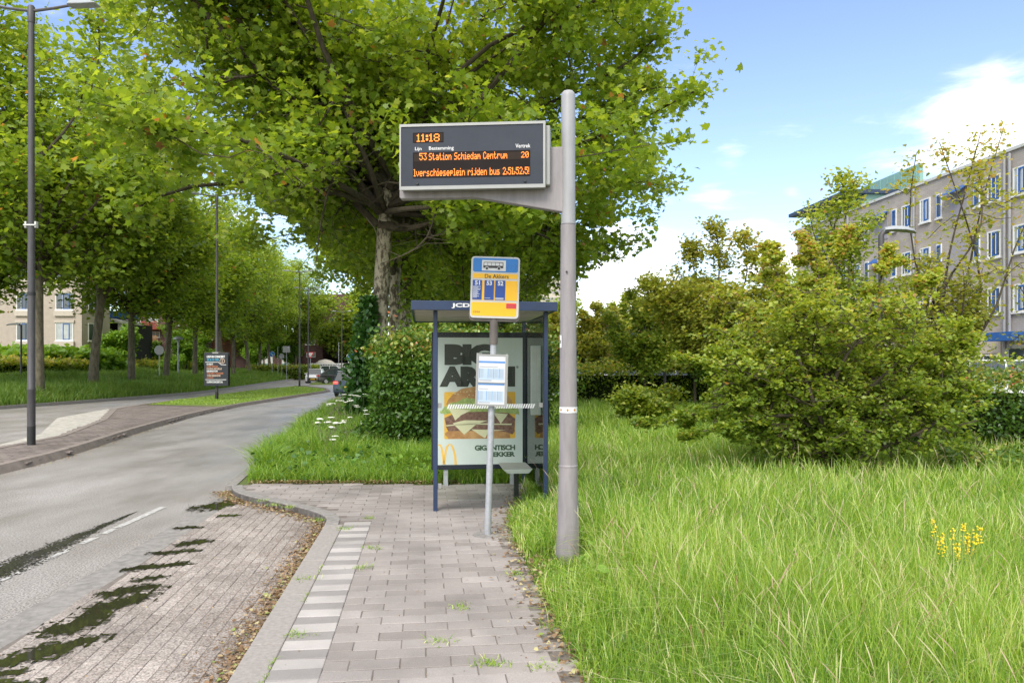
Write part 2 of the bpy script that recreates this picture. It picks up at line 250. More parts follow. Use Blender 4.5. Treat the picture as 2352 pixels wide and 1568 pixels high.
# ------------------------------------------------------------------ mesh helpers
def link(o, parent=None):
    C.objects.link(o)
    if parent: o.parent = parent
    return o
def tag(o, label=None, cat=None, group=None, kind=None):
    if label: o['label'] = label
    if cat: o['category'] = cat
    if group: o['group'] = group
    if kind: o['kind'] = kind
    return o
def thing(name, label, cat, loc=(0, 0, 0), rz=0, group=None):
    o = bpy.data.objects.new(name, None); C.objects.link(o); o.location = loc; o.rotation_euler = (0, 0, rz); o.empty_display_size = .3
    return tag(o, label, cat, group)
def copy_tree(o, parent=None):
    c = o.copy(); C.objects.link(c); c.parent = parent
    for ch in [x for x in bpy.data.objects if x.parent == o]: copy_tree(ch, c)
    return c
class MB:
    def __init__(s): s.v = []; s.f = []; s.a = []; s.smooth = False
    def add(s, vs, fs, a=.5):
        n = len(s.v); s.v += [tuple(p) for p in vs]; s.f += [tuple(i + n for i in f) for f in fs]; s.a += [a] * len(vs); return s
    def box(s, x0, x1, y0, y1, z0, z1, a=.5):
        return s.add([(x0, y0, z0), (x1, y0, z0), (x1, y1, z0), (x0, y1, z0), (x0, y0, z1), (x1, y0, z1), (x1, y1, z1), (x0, y1, z1)],
                     [(0, 3, 2, 1), (4, 5, 6, 7), (0, 1, 5, 4), (1, 2, 6, 5), (2, 3, 7, 6), (3, 0, 4, 7)], a)
    def prism(s, pts, z0, z1, a=.5):                     # polygon in xy extruded in z
        n = len(pts); return s.add([(x, y, z0) for x, y in pts] + [(x, y, z1) for x, y in pts],
                     [tuple(range(n))[::-1], tuple(range(n, 2 * n))] + [(i, (i + 1) % n, n + (i + 1) % n, n + i) for i in range(n)], a)
    def prismy(s, pts, y0, y1, a=.5):                    # polygon in xz extruded in y
        n = len(pts); return s.add([(x, y0, z) for x, z in pts] + [(x, y1, z) for x, z in pts],
                     [tuple(range(n)), tuple(range(n, 2 * n))[::-1]] + [(i, n + i, n + (i + 1) % n, (i + 1) % n) for i in range(n)], a)
    def tube(s, pts, rad, k=8, cap=True, a=.5):
        P = [np.array(p, float) for p in pts]; n = len(P)
        if not hasattr(rad, '__len__'): rad = [rad] * n
        up = None; vs = []
        for i in range(n):
            t = P[min(i + 1, n - 1)] - P[max(i - 1, 0)]; t /= (np.linalg.norm(t) + 1e-9)
            if up is None: up = np.array((1., 0, 0)) if abs(t[0]) < .8 else np.array((0, 1., 0))
            b = np.cross(t, up); b /= np.linalg.norm(b) + 1e-9; up = np.cross(b, t)
            for j in range(k): w = 2 * pi * j / k; vs.append(P[i] + rad[i] * (cos(w) * up + sin(w) * b))
        fs = [(i * k + j, i * k + (j + 1) % k, (i + 1) * k + (j + 1) % k, (i + 1) * k + j) for i in range(n - 1) for j in range(k)]
        if cap: fs += [tuple(range(k))[::-1], tuple(range((n - 1) * k, n * k))]
        return s.add(vs, fs, a)
    def lathe(s, prof, k=24, c=(0, 0), axis='z', a=.5):  # prof: (r, h)
        vs = []; 
        for r, h in prof:
            for j in range(k):
                w = 2 * pi * j / k
                if axis == 'z': vs.append((c[0] + r * cos(w), c[1] + r * sin(w), h))
                else: vs.append((c[0] + r * cos(w), h, c[1] + r * sin(w)))
        n = len(prof); fs = [(i * k + j, i * k + (j + 1) % k, (i + 1) * k + (j + 1) % k, (i + 1) * k + j) for i in range(n - 1) for j in range(k)]
        fs += [tuple(range(k))[::-1], tuple(range((n - 1) * k, n * k))]
        return s.add(vs, fs, a)
    def build(s, name, m, parent=None, smooth=False, bevel=0):
        me = bpy.data.meshes.new(name); me.from_pydata(s.v, [], s.f); me.validate(); me.update()
        at = me.attributes.new('rnd', 'FLOAT', 'POINT'); at.data.foreach_set('value', np.array(s.a, dtype=np.float32)[:len(me.vertices)])
        import bmesh
        bm = bmesh.new(); bm.from_mesh(me); bmesh.ops.recalc_face_normals(bm, faces=bm.faces); bm.to_mesh(me); bm.free()
        me.materials.append(m); o = bpy.data.objects.new(name, me); link(o, parent)
        if smooth: me.shade_smooth() if hasattr(me, 'shade_smooth') else None
        if smooth:
            try: me.set_sharp_from_angle(angle=R(40))
            except Exception: pass
        if bevel:
            b = o.modifiers.new('bevel', 'BEVEL'); b.width = bevel; b.segments = 2; b.limit_method = 'ANGLE'
        return o
def npmesh(name, V, k, faces, rnd, m, parent=None):
    """V: (n*k,3) vertices made of n copies of a k vertex template; faces: template faces, all with the same corner count per entry"""
    n = len(V) // k; me = bpy.data.meshes.new(name); me.vertices.add(len(V)); me.vertices.foreach_set('co', np.ascontiguousarray(V, dtype=np.float32).ravel())
    loops = np.array([i for f in faces for i in f]); lt = np.array([len(f) for f in faces]); nl = len(loops)
    idx = (loops[None, :] + (np.arange(n) * k)[:, None]).ravel(); me.loops.add(len(idx)); me.loops.foreach_set('vertex_index', idx.astype(np.int32))
    tot = np.tile(lt, n); st = np.concatenate([[0], np.cumsum(tot)[:-1]]); me.polygons.add(len(tot)); me.polygons.foreach_set('loop_start', st.astype(np.int32)); me.polygons.foreach_set('loop_total', tot.astype(np.int32))
    me.update(calc_edges=True); at = me.attributes.new('rnd', 'FLOAT', 'POINT'); at.data.foreach_set('value', np.repeat(np.asarray(rnd, np.float32), k)); me.materials.append(m)
    o = bpy.data.objects.new(name, me); return link(o, parent)
# leaf templates (x across, y along, z fold)
def tmpl(pts, fold=.12): return np.array([(x, y, abs(x) * fold * -1) for x, y in pts])
LOBED = tmpl([(0, 0), (.30, .08), (.52, .22), (.36, .38), (.56, .66), (.22, .62), (0, 1.0), (-.22, .62), (-.56, .66), (-.36, .38), (-.52, .22), (-.30, .08)], .3)
LOBED_S = tmpl([(0, 0), (.45, .2), (.3, .45), (.25, .7), (0, 1), (-.25, .7), (-.3, .45), (-.45, .2)], .3)
OVAL = tmpl([(0, 0), (.26, .3), (.24, .65), (0, 1), (-.24, .65), (-.26, .3)], .3)
def leaves(name, P, size, T, m, parent=None, upb=.7, rnd=None, flat=False, down=0.0):
    n = len(P); k = len(T)
    nr = rng.normal(size=(n, 3)); nr[:, 2] = np.abs(nr[:, 2]) * .8 + upb
    if flat: nr = rng.normal(size=(n, 3)) * .28 + np.array([0, 0, 1])
    nr /= np.linalg.norm(nr, axis=1)[:, None]
    t = rng.normal(size=(n, 3)); t[:, 2] -= down; t -= (t * nr).sum(1)[:, None] * nr; t /= np.linalg.norm(t, axis=1)[:, None]; b = np.cross(nr, t)
    s = size * rng.uniform(.6, 1.25, n)
    V = P[:, None, :] + s[:, None, None] * (T[None, :, 0:1] * b[:, None, :] + (T[None, :, 1:2] - .5) * t[:, None, :] + T[None, :, 2:3] * nr[:, None, :])
    if rnd is None: rnd = rng.beta(2, 2.2, n)
    return npmesh(name, V.reshape(-1, 3), k, [tuple(range(k))], rnd, m, parent)
def blades(name, P, h, w, m, bend=.5, rnd=None, parent=None, dirs=None):
    n = len(P); h = np.broadcast_to(h, n); w = np.broadcast_to(w, n); az = rng.uniform(0, 2 * pi, n) if dirs is None else dirs
    d = np.stack([np.cos(az), np.sin(az), np.zeros(n)], 1); az2 = az + pi / 2 + rng.normal(0, .9, n); s = np.stack([np.cos(az2), np.sin(az2), np.zeros(n)], 1)
    bd = np.abs(rng.normal(bend, np.asarray(bend) * .55, n)); ln = rng.uniform(0, .25, n)
    V = np.zeros((n, 10, 3))
    for i, (t, ww) in enumerate(((0, .8), (.3, 1), (.58, .85), (.82, .55), (1, .08))):
        off = (ln * t + bd * t ** 2.3)[:, None] * h[:, None] * d; z = h * t * (1 - .33 * np.minimum(bd, 1.3) * t * t); p = P + off; p[:, 2] += z
        V[:, 2 * i] = p - s * (w * ww / 2)[:, None]; V[:, 2 * i + 1] = p + s * (w * ww / 2)[:, None]
    if rnd is None: rnd = rng.beta(2.2, 2.4, n)
    return npmesh(name, V.reshape(-1, 3), 10, [(0, 1, 3, 2), (2, 3, 5, 4), (4, 5, 7, 6), (6, 7, 9, 8)], rnd, m, parent)
def text(body, x0, x1, z0, z1, y, m, parent, name='lettering', bold=0, ext=.0015, space=1.0, shear=0):
    cu = bpy.data.curves.new('t', 'FONT'); cu.body = body; cu.size = 1; cu.extrude = .01; cu.offset = bold; cu.space_character = space; cu.shear = shear; cu.resolution_u = 3
    o = bpy.data.objects.new('t', cu); C.objects.link(o); bpy.context.view_layer.update(); dg = bpy.context.evaluated_depsgraph_get(); me = bpy.data.meshes.new_from_object(o.evaluated_get(dg))
    bpy.data.objects.remove(o); n = len(me.vertices); a = np.zeros(n * 3, np.float32); me.vertices.foreach_get('co', a); a = a.reshape(-1, 3); mn = a.min(0); mx = a.max(0)
    q = np.zeros_like(a); q[:, 0] = x0 + (a[:, 0] - mn[0]) / (mx[0] - mn[0]) * (x1 - x0); q[:, 2] = z0 + (a[:, 1] - mn[1]) / (mx[1] - mn[1]) * (z1 - z0); q[:, 1] = y - np.where(a[:, 2] > 0, ext, -.0005)
    me.vertices.foreach_set('co', q.ravel()); me.update(); me.name = name; me.materials.clear(); me.materials.append(m); o = bpy.data.objects.new(name, me); return link(o, parent)
def inside(pts, X, Y):
    r = np.zeros(X.shape, bool); n = len(pts)
    for i in range(n):
        (x1, y1), (x2, y2) = pts[i], pts[(i + 1) % n]
        c = ((y1 > Y) != (y2 > Y)) & (X < (x2 - x1) * (Y - y1) / ((y2 - y1) + 1e-12) + x1); r ^= c
    return r
def offset(pts, d):
    P = [np.array(p, float) for p in pts]; o = []
    for i in range(len(P)):
        t = P[min(i + 1, len(P) - 1)] - P[max(i - 1, 0)]; t /= np.linalg.norm(t); o.append(P[i] + d * np.array((-t[1], t[0])))
    return o
def strip(mb, pts, w, z0, z1, a=.5):                     # solid band along a polyline, w to its left
    A = [np.array(p, float) for p in pts]; B = offset(pts, w)
    for i in range(len(A) - 1):
        q = [A[i], A[i + 1], B[i + 1], B[i]]; mb.prism([tuple(x) for x in q], z0, z1, a)
    return mb
def resample(pts, step):
    P = np.array(pts, float); s = np.concatenate([[0], np.cumsum(np.linalg.norm(np.diff(P, axis=0), axis=1))]); n = max(2, int(s[-1] / step) + 1); t = np.linspace(0, s[-1], n)
    return [tuple(np.interp(x, s, P[:, i]) for i in range(P.shape[1])) for x in t]
def smoothpts(pts, it=2):
    P = [np.array(p, float) for p in pts]
    for _ in range(it):
        Q = [P[0]]
        for i in range(len(P) - 1): Q += [P[i] * .75 + P[i + 1] * .25, P[i] * .25 + P[i + 1] * .75]
        P = Q + [P[-1]]
    return [tuple(p) for p in P]
def noise2(X, Y, s, seed=0):                             # cheap value noise
    r = np.random.default_rng(seed).random((64, 64)); x = X / s; y = Y / s; xi = np.floor(x).astype(int); yi = np.floor(y).astype(int); fx = x - xi; fy = y - yi
    fx = fx * fx * (3 - 2 * fx); fy = fy * fy * (3 - 2 * fy); g = lambda a, b: r[a % 64, b % 64]
    return (g(xi, yi) * (1 - fx) + g(xi + 1, yi) * fx) * (1 - fy) + (g(xi, yi + 1) * (1 - fx) + g(xi + 1, yi + 1) * fx) * fy

# ------------------------------------------------------------------ ground
RZ = -.10                                                # road level; pavement tops are at 0
D = -.122                                                # the pavement runs along (D, 1)
kx = lambda Y: -1.58 + D * (Y - 4.05)
ANG = math.atan(-D)
KC = [(kx(0), 0), (kx(4), 4), (kx(8.1), 8.1), (-2.14, 8.50), (-2.44, 8.91), (-2.78, 9.22), (-3.2, 9.58), (-3.6, 9.92), (-3.93, 10.3), (-4.12, 10.75)]
KC = KC[:2] + smoothpts(KC[2:], 2)
REDGE = [(-3.5, 1), (-3.62, 4), (-3.66, 5.23), (-3.71, 5.82), (-3.77, 6.8), (-3.95, 8.57), (-4.1, 9.7), (-4.22, 10.75)]
REDGE2 = smoothpts([(-4.22, 10.75), (-4.59, 12.66), (-5.2, 16.5), (-6.28, 21.7), (-7.4, 27.5), (-8.45, 33.4), (-9.1, 42), (-9.3, 52), (-9.5, 70)], 2)
PRIGHT = [(.9, 0), (.407, 4.05), (.02, 7.2), (-.04, 8.2), (0, 8.8), (.14, 10), (.2, 10.95)]
MB().add([(-900, -60, -.16), (900, -60, -.16), (900, 1500, -.16), (-900, 1500, -.16)], [(0, 1, 2, 3)]).build('ground', M['soil']); tag(bpy.data.objects['ground'], kind='structure')
def sheet(name, pts, z, m):
    o = MB().add([(x, y, z) for x, y in pts], [tuple(range(len(pts)))]).build(name, m); return tag(o, kind='structure')
sheet('road', [(-60, -5), (-1.2, -5), (-1.6, 8), (-3.5, 11), (-4.0, 12), (-8.2, 34), (-8.8, 50), (0, 120), (-40, 160), (-75, 160), (-60, 60)], RZ, M['asphalt'])
# field right of the road
fld = [tuple(p) for p in PRIGHT] + [(-1.1, 10.8), (-3.83, 10.97), (-4.22, 10.85)] + [p for p in REDGE2] + [(-9.5, 75), (60, 75), (60, -5), (.95, -5)]
o = MB().prism(fld, -.14, -.012).build('field', M['soil']); tag(o, kind='structure')
# pavement slab under the pavers
pav = [tuple(p) for p in KC] + [(-3.83, 10.97), (-1.1, 10.85), (.2, 10.97)] + PRIGHT[::-1]
slab = MB().prism([(x, y) for x, y in pav], -.13, -.005).build('pavement_bed', M['sand_light']); tag(slab, kind='structure')
def pavers(name, poly, bw, bl, m, ztop, thick, org, ang, rows_across=True, gap=.006, jit=.0, tone=None, tilt=.0018, xmin=None):
    """bw: brick size across the local x, bl: along local y; half-bond in x on alternate rows"""
    ca, sa = cos(ang), sin(ang); P = np.array(poly); lx = (P[:, 0] - org[0]) * ca + (P[:, 1] - org[1]) * sa; ly = -(P[:, 0] - org[0]) * sa + (P[:, 1] - org[1]) * ca
    loc = list(zip(lx, ly)); mb = MB(); g = gap
    for j in range(int(ly.min() / bl) - 1, int(ly.max() / bl) + 2):
        for i in range(int(lx.min() / bw) - 2, int(lx.max() / bw) + 2):
            if rows_across: x0 = (i + .5 * (j % 2)) * bw; y0 = j * bl
            else: x0 = i * bw; y0 = (j + .5 * (i % 2)) * bl
            cx, cy = x0 + bw / 2, y0 + bl / 2
            if xmin is not None and x0 < xmin < x0 + bw and y0 < (4.25) * 1: cx = max(cx, xmin + .02)
            if not inside(loc, np.array([cx]), np.array([cy]))[0]: continue
            a = random.betavariate(2, 2) if tone is None else tone(i, j)
            gx = g * random.uniform(.5, 1.4); e = .004; dz = random.uniform(-1, 1) * tilt; t1 = random.uniform(-1, 1) * tilt; t2 = random.uniform(-1, 1) * tilt
            X0, X1, Y0, Y1 = x0 + gx / 2, x0 + bw - gx / 2, y0 + g / 2, y0 + bl - g / 2
            if xmin is not None and X0 < xmin and y0 < 4.25: X0 = xmin + g / 2
            if jit: X0 += random.uniform(-jit, jit); X1 += random.uniform(-jit, jit)
            zt = lambda sx, sy: ztop + dz + t1 * sx + t2 * sy
            vs = [(X0, Y0, ztop - thick), (X1, Y0, ztop - thick), (X1, Y1, ztop - thick), (X0, Y1, ztop - thick),
                  (X0, Y0, zt(-1, -1) - e), (X1, Y0, zt(1, -1) - e), (X1, Y1, zt(1, 1) - e), (X0, Y1, zt(-1, 1) - e),
                  (X0 + e, Y0 + e, zt(-1, -1)), (X1 - e, Y0 + e, zt(1, -1)), (X1 - e, Y1 - e, zt(1, 1)), (X0 + e, Y1 - e, zt(-1, 1))]
            mb.add(vs, [(0, 1, 5, 4), (1, 2, 6, 5), (2, 3, 7, 6), (3, 0, 4, 7), (4, 5, 9, 8), (5, 6, 10, 9), (6, 7, 11, 10), (7, 4, 8, 11), (8, 9, 10, 11)], a)
    o = mb.build(name, m); o.location = (org[0], org[1], 0); o.rotation_euler = (0, 0, ang); return tag(o, kind='structure')
pk = lambda off, a, b: [(kx(a) + off, a), (kx(b) + off, b)]
main_poly = [(kx(1) + .505, 1), (kx(8.29) + .505, 8.29), (kx(8.30) + .17, 8.30), (kx(8.7) + .12, 8.7)] + [tuple(q) for q in offset(KC[5:], -.17)][2:] + [(-3.83, 10.99), (-1.1, 10.87), (.2, 10.97)] + PRIGHT[::-1][1:-1] + [(.78, 1)]
pavers('pavement', main_poly, .30, .15, M['paver'], 0.0, .06, (kx(4.05) + .5, 4.05), ANG, xmin=.004)
pavers('tile_band', pk(.203, 1, 8.3) + pk(.50, 1, 8.3)[::-1], .298, .15, M['white_paver'], .002, .06, (kx(4.05) + .203, 4.05 + .02), ANG, tone=lambda i, j: random.uniform(.6, 1) if j % 2 else random.uniform(0, .35), gap=.003, rows_across=False)
# kerbstones: one metre pieces
kb = MB(); kp = resample(KC, 1.0)
KC_s = [p for p in KC]
strip(kb, [(x, y) for x, y in pk(0, 0, 8.1)][::-1], .2, -.2, .004); o = None
for k in range(9):
    y0 = k * 1.0 - .55 + .004; y1 = y0 + .992
    if y1 > 8.1: y1 = 8.1
kb = MB()
y = -.4
while y < 8.1:
    y1 = min(y + 1.0, 8.1); kb.prism([(kx(y + .004), y + .004), (kx(y + .004) + .2, y + .004 + .02), (kx(y1 - .004) + .2, y1 - .004 + .02), (kx(y1 - .004), y1 - .004)], -.2, .004 + random.uniform(-.002, .002)); y += 1.0
cur = [p for p in KC if p[1] >= 8.1]; cur = [(kx(8.1), 8.1)] + cur[1:]
tag(kb.build('kerb', M['kerb_new'], bevel=.008), kind='structure')
kb = MB(); strip(kb, cur, -.15, -.2, .010); tag(kb.build('kerb', M['kerb'], bevel=.008), kind='structure')
# bus bay
bay_poly = [(x + .32, y) for x, y in REDGE] + [(x - .02, y) for x, y in [(q[0], q[1]) for q in KC if q[1] > 4][::-1]] + [(kx(1) - .02, 1)]
tag(MB().prism([(x, y) for x, y in REDGE] + [(q[0] + .05, q[1]) for q in KC[::-1]], RZ - .05, RZ + .009).build('bay_bed', M['sand_light']), kind='structure')
pavers('bus_bay', bay_poly, .10, .20, M['bay_paver'], RZ + .013, .04, (kx(4.05) - .02, 4.05), ANG, rows_across=False, gap=.0035, tilt=.002)
gt = MB(); strip(gt, REDGE, -.30, RZ - .04, RZ + .010); tag(gt.build('gutter', M['kerb'], bevel=.004), kind='structure')
g2 = MB(); strip(g2, REDGE2, -.15, -.16, .0); tag(g2.build('field_kerb', M['kerb']), kind='structure')
# puddles in the gutter: small cells follow the joints
def puddles(name, cells_fn, z, x0, x1, y0, y1, st, org=(0, 0), ang=0):
    nx = int((x1 - x0) / st); ny = int((y1 - y0) / st); gx, gy = np.meshgrid(x0 + (np.arange(nx) + .5) * st, y0 + (np.arange(ny) + .5) * st, indexing='ij')
    mk = cells_fn(gx, gy); cx = gx[mk]; cy = gy[mk]; n = len(cx); h = st / 2 * 1.0
    V = np.zeros((n, 4, 3)); V[:, :, 2] = z
    for k, (a, b) in enumerate(((-h, -h), (h, -h), (h, h), (-h, h))): V[:, k, 0] = cx + a; V[:, k, 1] = cy + b
    o = npmesh(name, V.reshape(-1, 3), 4, [(0, 1, 2, 3)], np.zeros(n), M['water']); o.location = (org[0], org[1], 0); o.rotation_euler = (0, 0, ang); return tag(o, kind='structure')
PO = (kx(4.05) - .02, 4.05)
GP = lambda u, v: np.array(((u - CU) / F * 3074 / (v - CV), 3074 / (v - CV)))
PSEG = [(GP(20, 1518), GP(120, 1490), .12), (GP(120, 1495), GP(195, 1472), .11), (GP(145, 1442), GP(235, 1405), .14), (GP(225, 1400), GP(312, 1372), .14), (GP(255, 1362), GP(342, 1346), .10), (GP(300, 1304), GP(412, 1293), .10), (GP(330, 1328), GP(365, 1323), .05),
        (GP(425, 1248), GP(462, 1242), .09), (GP(355, 1269), GP(440, 1264), .06), (GP(412, 1211), GP(447, 1209), .06), (GP(506, 1184), GP(540, 1182), .05), (GP(478, 1163), GP(532, 1152), .24), (GP(0, 1545), GP(45, 1538), .06), (GP(-60, 1565), GP(60, 1575), .08)]
def pud(x, y):                                           # local bay coordinates
    X = PO[0] + x * cos(ANG) - y * sin(ANG); Y = PO[1] + x * sin(ANG) + y * cos(ANG); best = np.full(X.shape, -9.); b2_ = best.copy()
    for a, b, w in PSEG:
        d = b - a; t = np.clip(((X - a[0]) * d[0] + (Y - a[1]) * d[1]) / (d @ d), 0, 1); ds = np.hypot(X - a[0] - t * d[0], Y - a[1] - t * d[1]); best = np.maximum(best, 1 - ds / (w * .92)); b2_ = np.maximum(b2_, 1 - ds / (w * 1.15 + .07))
    nz = noise2(X, Y, .16, 1) * .5 + noise2(X, Y, .06, 2) * .35 + noise2(X, Y, .025, 3) * .35 + .25 * (noise2(np.floor(x / .10) * 1.0, np.floor(y / .2) * 1.0, .9, 8) - .5)
    jx = np.abs((x / .10) - np.round(x / .10)) < .065; yy = (y / .20) - .5 * (np.floor(x / .10) % 2); jy = np.abs(yy - np.round(yy)) < .035
    return (best > (nz - .35) * 1.2) | ((jx | jy) & (b2_ > (nz - .3) * 1.1))
puddles('puddle', pud, RZ + .0185, -2.6, -.4, -.6, 6.6, .0125, PO, ANG)
M['damp'] = mat('damp stone', (.10, .088, .072), .38, var=.3, nscale=60)
def damp(x, y):
    global PSEG
    keep_ = PSEG; PSEG = [(a, b, w * 1.28) for a, b, w in keep_]; X = PO[0] + x * cos(ANG) - y * sin(ANG); Y = PO[1] + x * sin(ANG) + y * cos(ANG); best = np.full(X.shape, -9.)
    for a, b, w in PSEG: d = b - a; t = np.clip(((X - a[0]) * d[0] + (Y - a[1]) * d[1]) / (d @ d), 0, 1); best = np.maximum(best, 1 - np.hypot(X - a[0] - t * d[0], Y - a[1] - t * d[1]) / (w + .05))
    PSEG = keep_; nz = noise2(X, Y, .16, 1) * .5 + noise2(X, Y, .06, 2) * .35 + noise2(X, Y, .025, 3) * .35
    return best > (nz - .35) * 1.2 + (np.random.default_rng(8).random(X.shape) ** 1.5) * .75
o = puddles('damp_patch', damp, RZ + .0172, -2.6, -.4, -.6, 6.6, .0125, PO, ANG); o.data.materials.clear(); o.data.materials.append(M['damp'])
# white edge line and dark wet film beside it
wl = MB(); strip(wl, [(-13.2, 44), (-12.9, 52)], -.35, RZ + .004, RZ + .006); tag(wl.build('road_marking', M['paint']), kind='structure')
M['wet'] = mat('wet road film', (.045, .043, .036), .16, var=.25, nscale=40, spec=.5)
def wet(x, y):
    cx = np.interp(y, [4, 6.3, 7.2, 8.1, 9.6], [-4.62, -4.65, -4.68, -4.74, -4.80]); wd = np.interp(y, [4, 5.4, 7, 8.2, 9.4], [.34, .26, .15, .08, .0])
    return (1 - np.abs(x - cx) / (wd + 1e-6) * .8 - (noise2(x, y, .12, 5) - .5) * .6 - (np.random.default_rng(3).random(x.shape) - .5) * 1.1) > .35
def film(name, fn, box, st, m):
    o = puddles(name, fn, RZ + .005, *box, st); o.data.materials.clear(); o.data.materials.append(m); return o
film('wet_streak', wet, (-5.1, -4.2, 4.6, 9.6), .014, M['wet'])
def lined(x, y):
    cx = np.interp(y, [5.0, 6.28, 7.18, 8.1, 9.65], [-4.36, -4.41, -4.47, -4.52, -4.6]); hw = np.interp(y, [5, 6.3, 8, 9.65], [.012, .025, .040, .05])
    return (np.abs(x - cx) < hw) & (noise2(x, y, .035, 31) * .6 + noise2(x, y, .3, 32) * .5 < np.interp(y, [5, 6.3, 8, 9.65], [.42, .58, .75, .95]))
film('road_marking', lined, (-4.75, -4.25, 5.0, 9.65), .010, M['paint'])
# median between the carriageways
MR = smoothpts([(-7.6, 0), (-8.1, 5), (-8.88, 12.69), (-9.23, 15.3), (-10.78, 21.3), (-12.5, 31), (-12.9, 40), (-13.2, 51)], 2)
NOSE = [(-13.5, 54), (-14.6, 58), (-16.5, 62), (-18.5, 66), (-19.8, 67)]
ML = [(-19.9, 62), (-19.4, 54), (-18.2, 43.4), (-17.9, 38.6), (-17.3, 34), (-16.6, 30.4), (-13.6, 24.2), (-11.5, 18.5), (-11.2, 16), (-10.6, 10), (-10.2, 0)]
mpoly = MR + NOSE + ML
tag(MB().prism(mpoly, -.14, -.012).build('median', M['sand']), kind='structure')
pavers('median_paving', [p for p in MR if p[1] < 34] + [(-17.1, 33), (-16.6, 30.4), (-13.6, 24.2), (-11.5, 18.5), (-11.2, 16), (-10.6, 10), (-10.2, 0)], .24, .24, M['median_paver'], -.002, .03, (-10, 10), R(12), gap=.01)
def slope_kerb(mb, pts, d, w, z1):
    A = offset(pts, -d); B = [np.array(p) for p in pts]; Cc = offset(pts, w)
    for i in range(len(A) - 1):
        vs = [(*A[i], RZ - .02), (*A[i + 1], RZ - .02), (*Cc[i + 1], RZ - .02), (*Cc[i], RZ - .02), (*B[i], z1), (*B[i + 1], z1), (*Cc[i + 1], z1), (*Cc[i], z1)]
        mb.add(vs, [(0, 3, 2, 1), (4, 5, 6, 7), (0, 1, 5, 4), (1, 2, 6, 5), (2, 3, 7, 6), (3, 0, 4, 7)])
k3 = MB(); slope_kerb(k3, MR + NOSE, .10, .16, .045); strip(k3, ML, .18, -.16, .008); tag(k3.build('median_kerb', M['kerb_brown']), kind='structure')
tag(MB().add([(x, y, -.0) for x, y in offset([p for p in MR if p[1] > 31.5] + NOSE, .24)] + [(x, y, 0) for x, y in [(-19.6, 62), (-19.1, 54), (-17.9, 43.4), (-17.6, 38.6), (-17.0, 34)]], [tuple(range(len([p for p in MR if p[1] > 31.5] + NOSE) + 5))]).build('median_turf', M['turf']), kind='structure')
MB().prism([(-17.4, 31.5), (-16.1, 25.9), (-12.7, 19.7), (-11.9, 16.9), (-11.25, 14.5), (-11.25, 16), (-11.55, 18.5), (-13.65, 24.2), (-16.6, 30.3)], -.12, -.06).build('cobbled_wedge', M['cobble']); tag(bpy.data.objects['cobbled_wedge'], kind='structure')
# second island beyond, and verge across the far carriageway
isl = [(-17.5, 76), (-21, 90), (-25, 110), (-27.5, 108), (-23.5, 88), (-20.5, 74)]
tag(MB().prism(isl, -.14, .0).build('traffic_island', M['turf']), kind='structure')
VE = smoothpts([(-24.5, 5), (-23.2, 20), (-22.2, 31.7), (-21.5, 40.4), (-21.4, 50.4), (-22.3, 56), (-28.9, 92), (-32.9, 117), (-36, 140)], 2)
VI = [(-31, 5), (-30.5, 20), (-30.0, 31.7), (-30.5, 40), (-31, 50), (-32.5, 60), (-38, 92), (-43, 140)]
vb = MB(); A_ = resample(VE, 4); SP = lambda X, Y: np.clip((np.interp(Y, [p[1] for p in A_], [p[0] for p in A_]) - X) / 7.0, 0, 1) * .62 + .02
for i in range(len(A_) - 1):
    a, b = A_[i], A_[i + 1]; vb.add([(a[0], a[1], .02), (b[0], b[1], .02), (b[0] - 7, b[1], .64), (a[0] - 7, a[1], .64)], [(0, 1, 2, 3)]); vb.add([(a[0] - 7, a[1], .64), (b[0] - 7, b[1], .64), (-130, b[1], .9), (-130, a[1], .9)], [(0, 1, 2, 3)])
tag(vb.build('verge', M['soil']), kind='structure')
k4 = MB(); strip(k4, VE, .2, -.16, .045); tag(k4.build('verge_kerb', M['kerb']), kind='structure')
tag(MB().prism([(8.5, 24), (60, 14), (60, 72), (3, 72)], -.1, .35).build('parking_lot', M['asphalt']), kind='structure')

# ------------------------------------------------------------------ grass and litter (nobody could count these)
def scatter(poly, n, ypow=1.0, z=0.0):
    P = np.array(poly); x0, y0 = P.min(0); x1, y1 = P.max(0); out_ = []
    while sum(map(len, out_)) < n:
        u = rng.random(n * 3)
        if ypow == 1: Y = y0 + u * (y1 - y0)
        else: Y = ((y0 ** (1 - ypow)) + u * (y1 ** (1 - ypow) - y0 ** (1 - ypow))) ** (1 / (1 - ypow))
        X = rng.uniform(x0, x1, n * 3); k = inside(poly, X, Y); out_.append(np.stack([X[k], Y[k]], 1))
        if k.sum() == 0: break
    Q = np.concatenate(out_)[:n]; return np.column_stack([Q, np.full(len(Q), z)])
redge = lambda Y: np.interp(Y, [0, 4.05, 7.2, 8.2, 8.8, 10, 10.95], [.9, .407, .02, -.04, 0, .14, .2])
def clump(P, s=.35, amp=.12):
    q = rng.normal(size=(len(P), 2)); a = noise2(P[:, 0], P[:, 1], s, 11); P[:, :2] += (q * .03); return a
near = [(1.0, 2.2), (.66, 2.2), (.43, 4.05), (.05, 7.2), (-.02, 8.2), (.03, 8.8), (.17, 10), (.2, 10.95), (.2, 13), (9.9, 13), (3.0, 2.2)]
P = scatter(near, 118000, 1.9); P = P[P[:, 0] < P[:, 1] * .74 + .5]
cl = clump(P, .45); cl2 = noise2(P[:, 0], P[:, 1], 1.3, 4); h = .26 + .12 * cl + .16 * cl2 + rng.uniform(-.12, .16, len(P)); e = (P[:, 0] - redge(P[:, 1])); h *= np.clip(.28 + e * .75, .28, 1)
shade = np.clip(rng.beta(1.3, 1.5, len(P)) * .92 + (cl2 - .5) * .3, 0, 1); shade[rng.random(len(P)) < .05] = 1
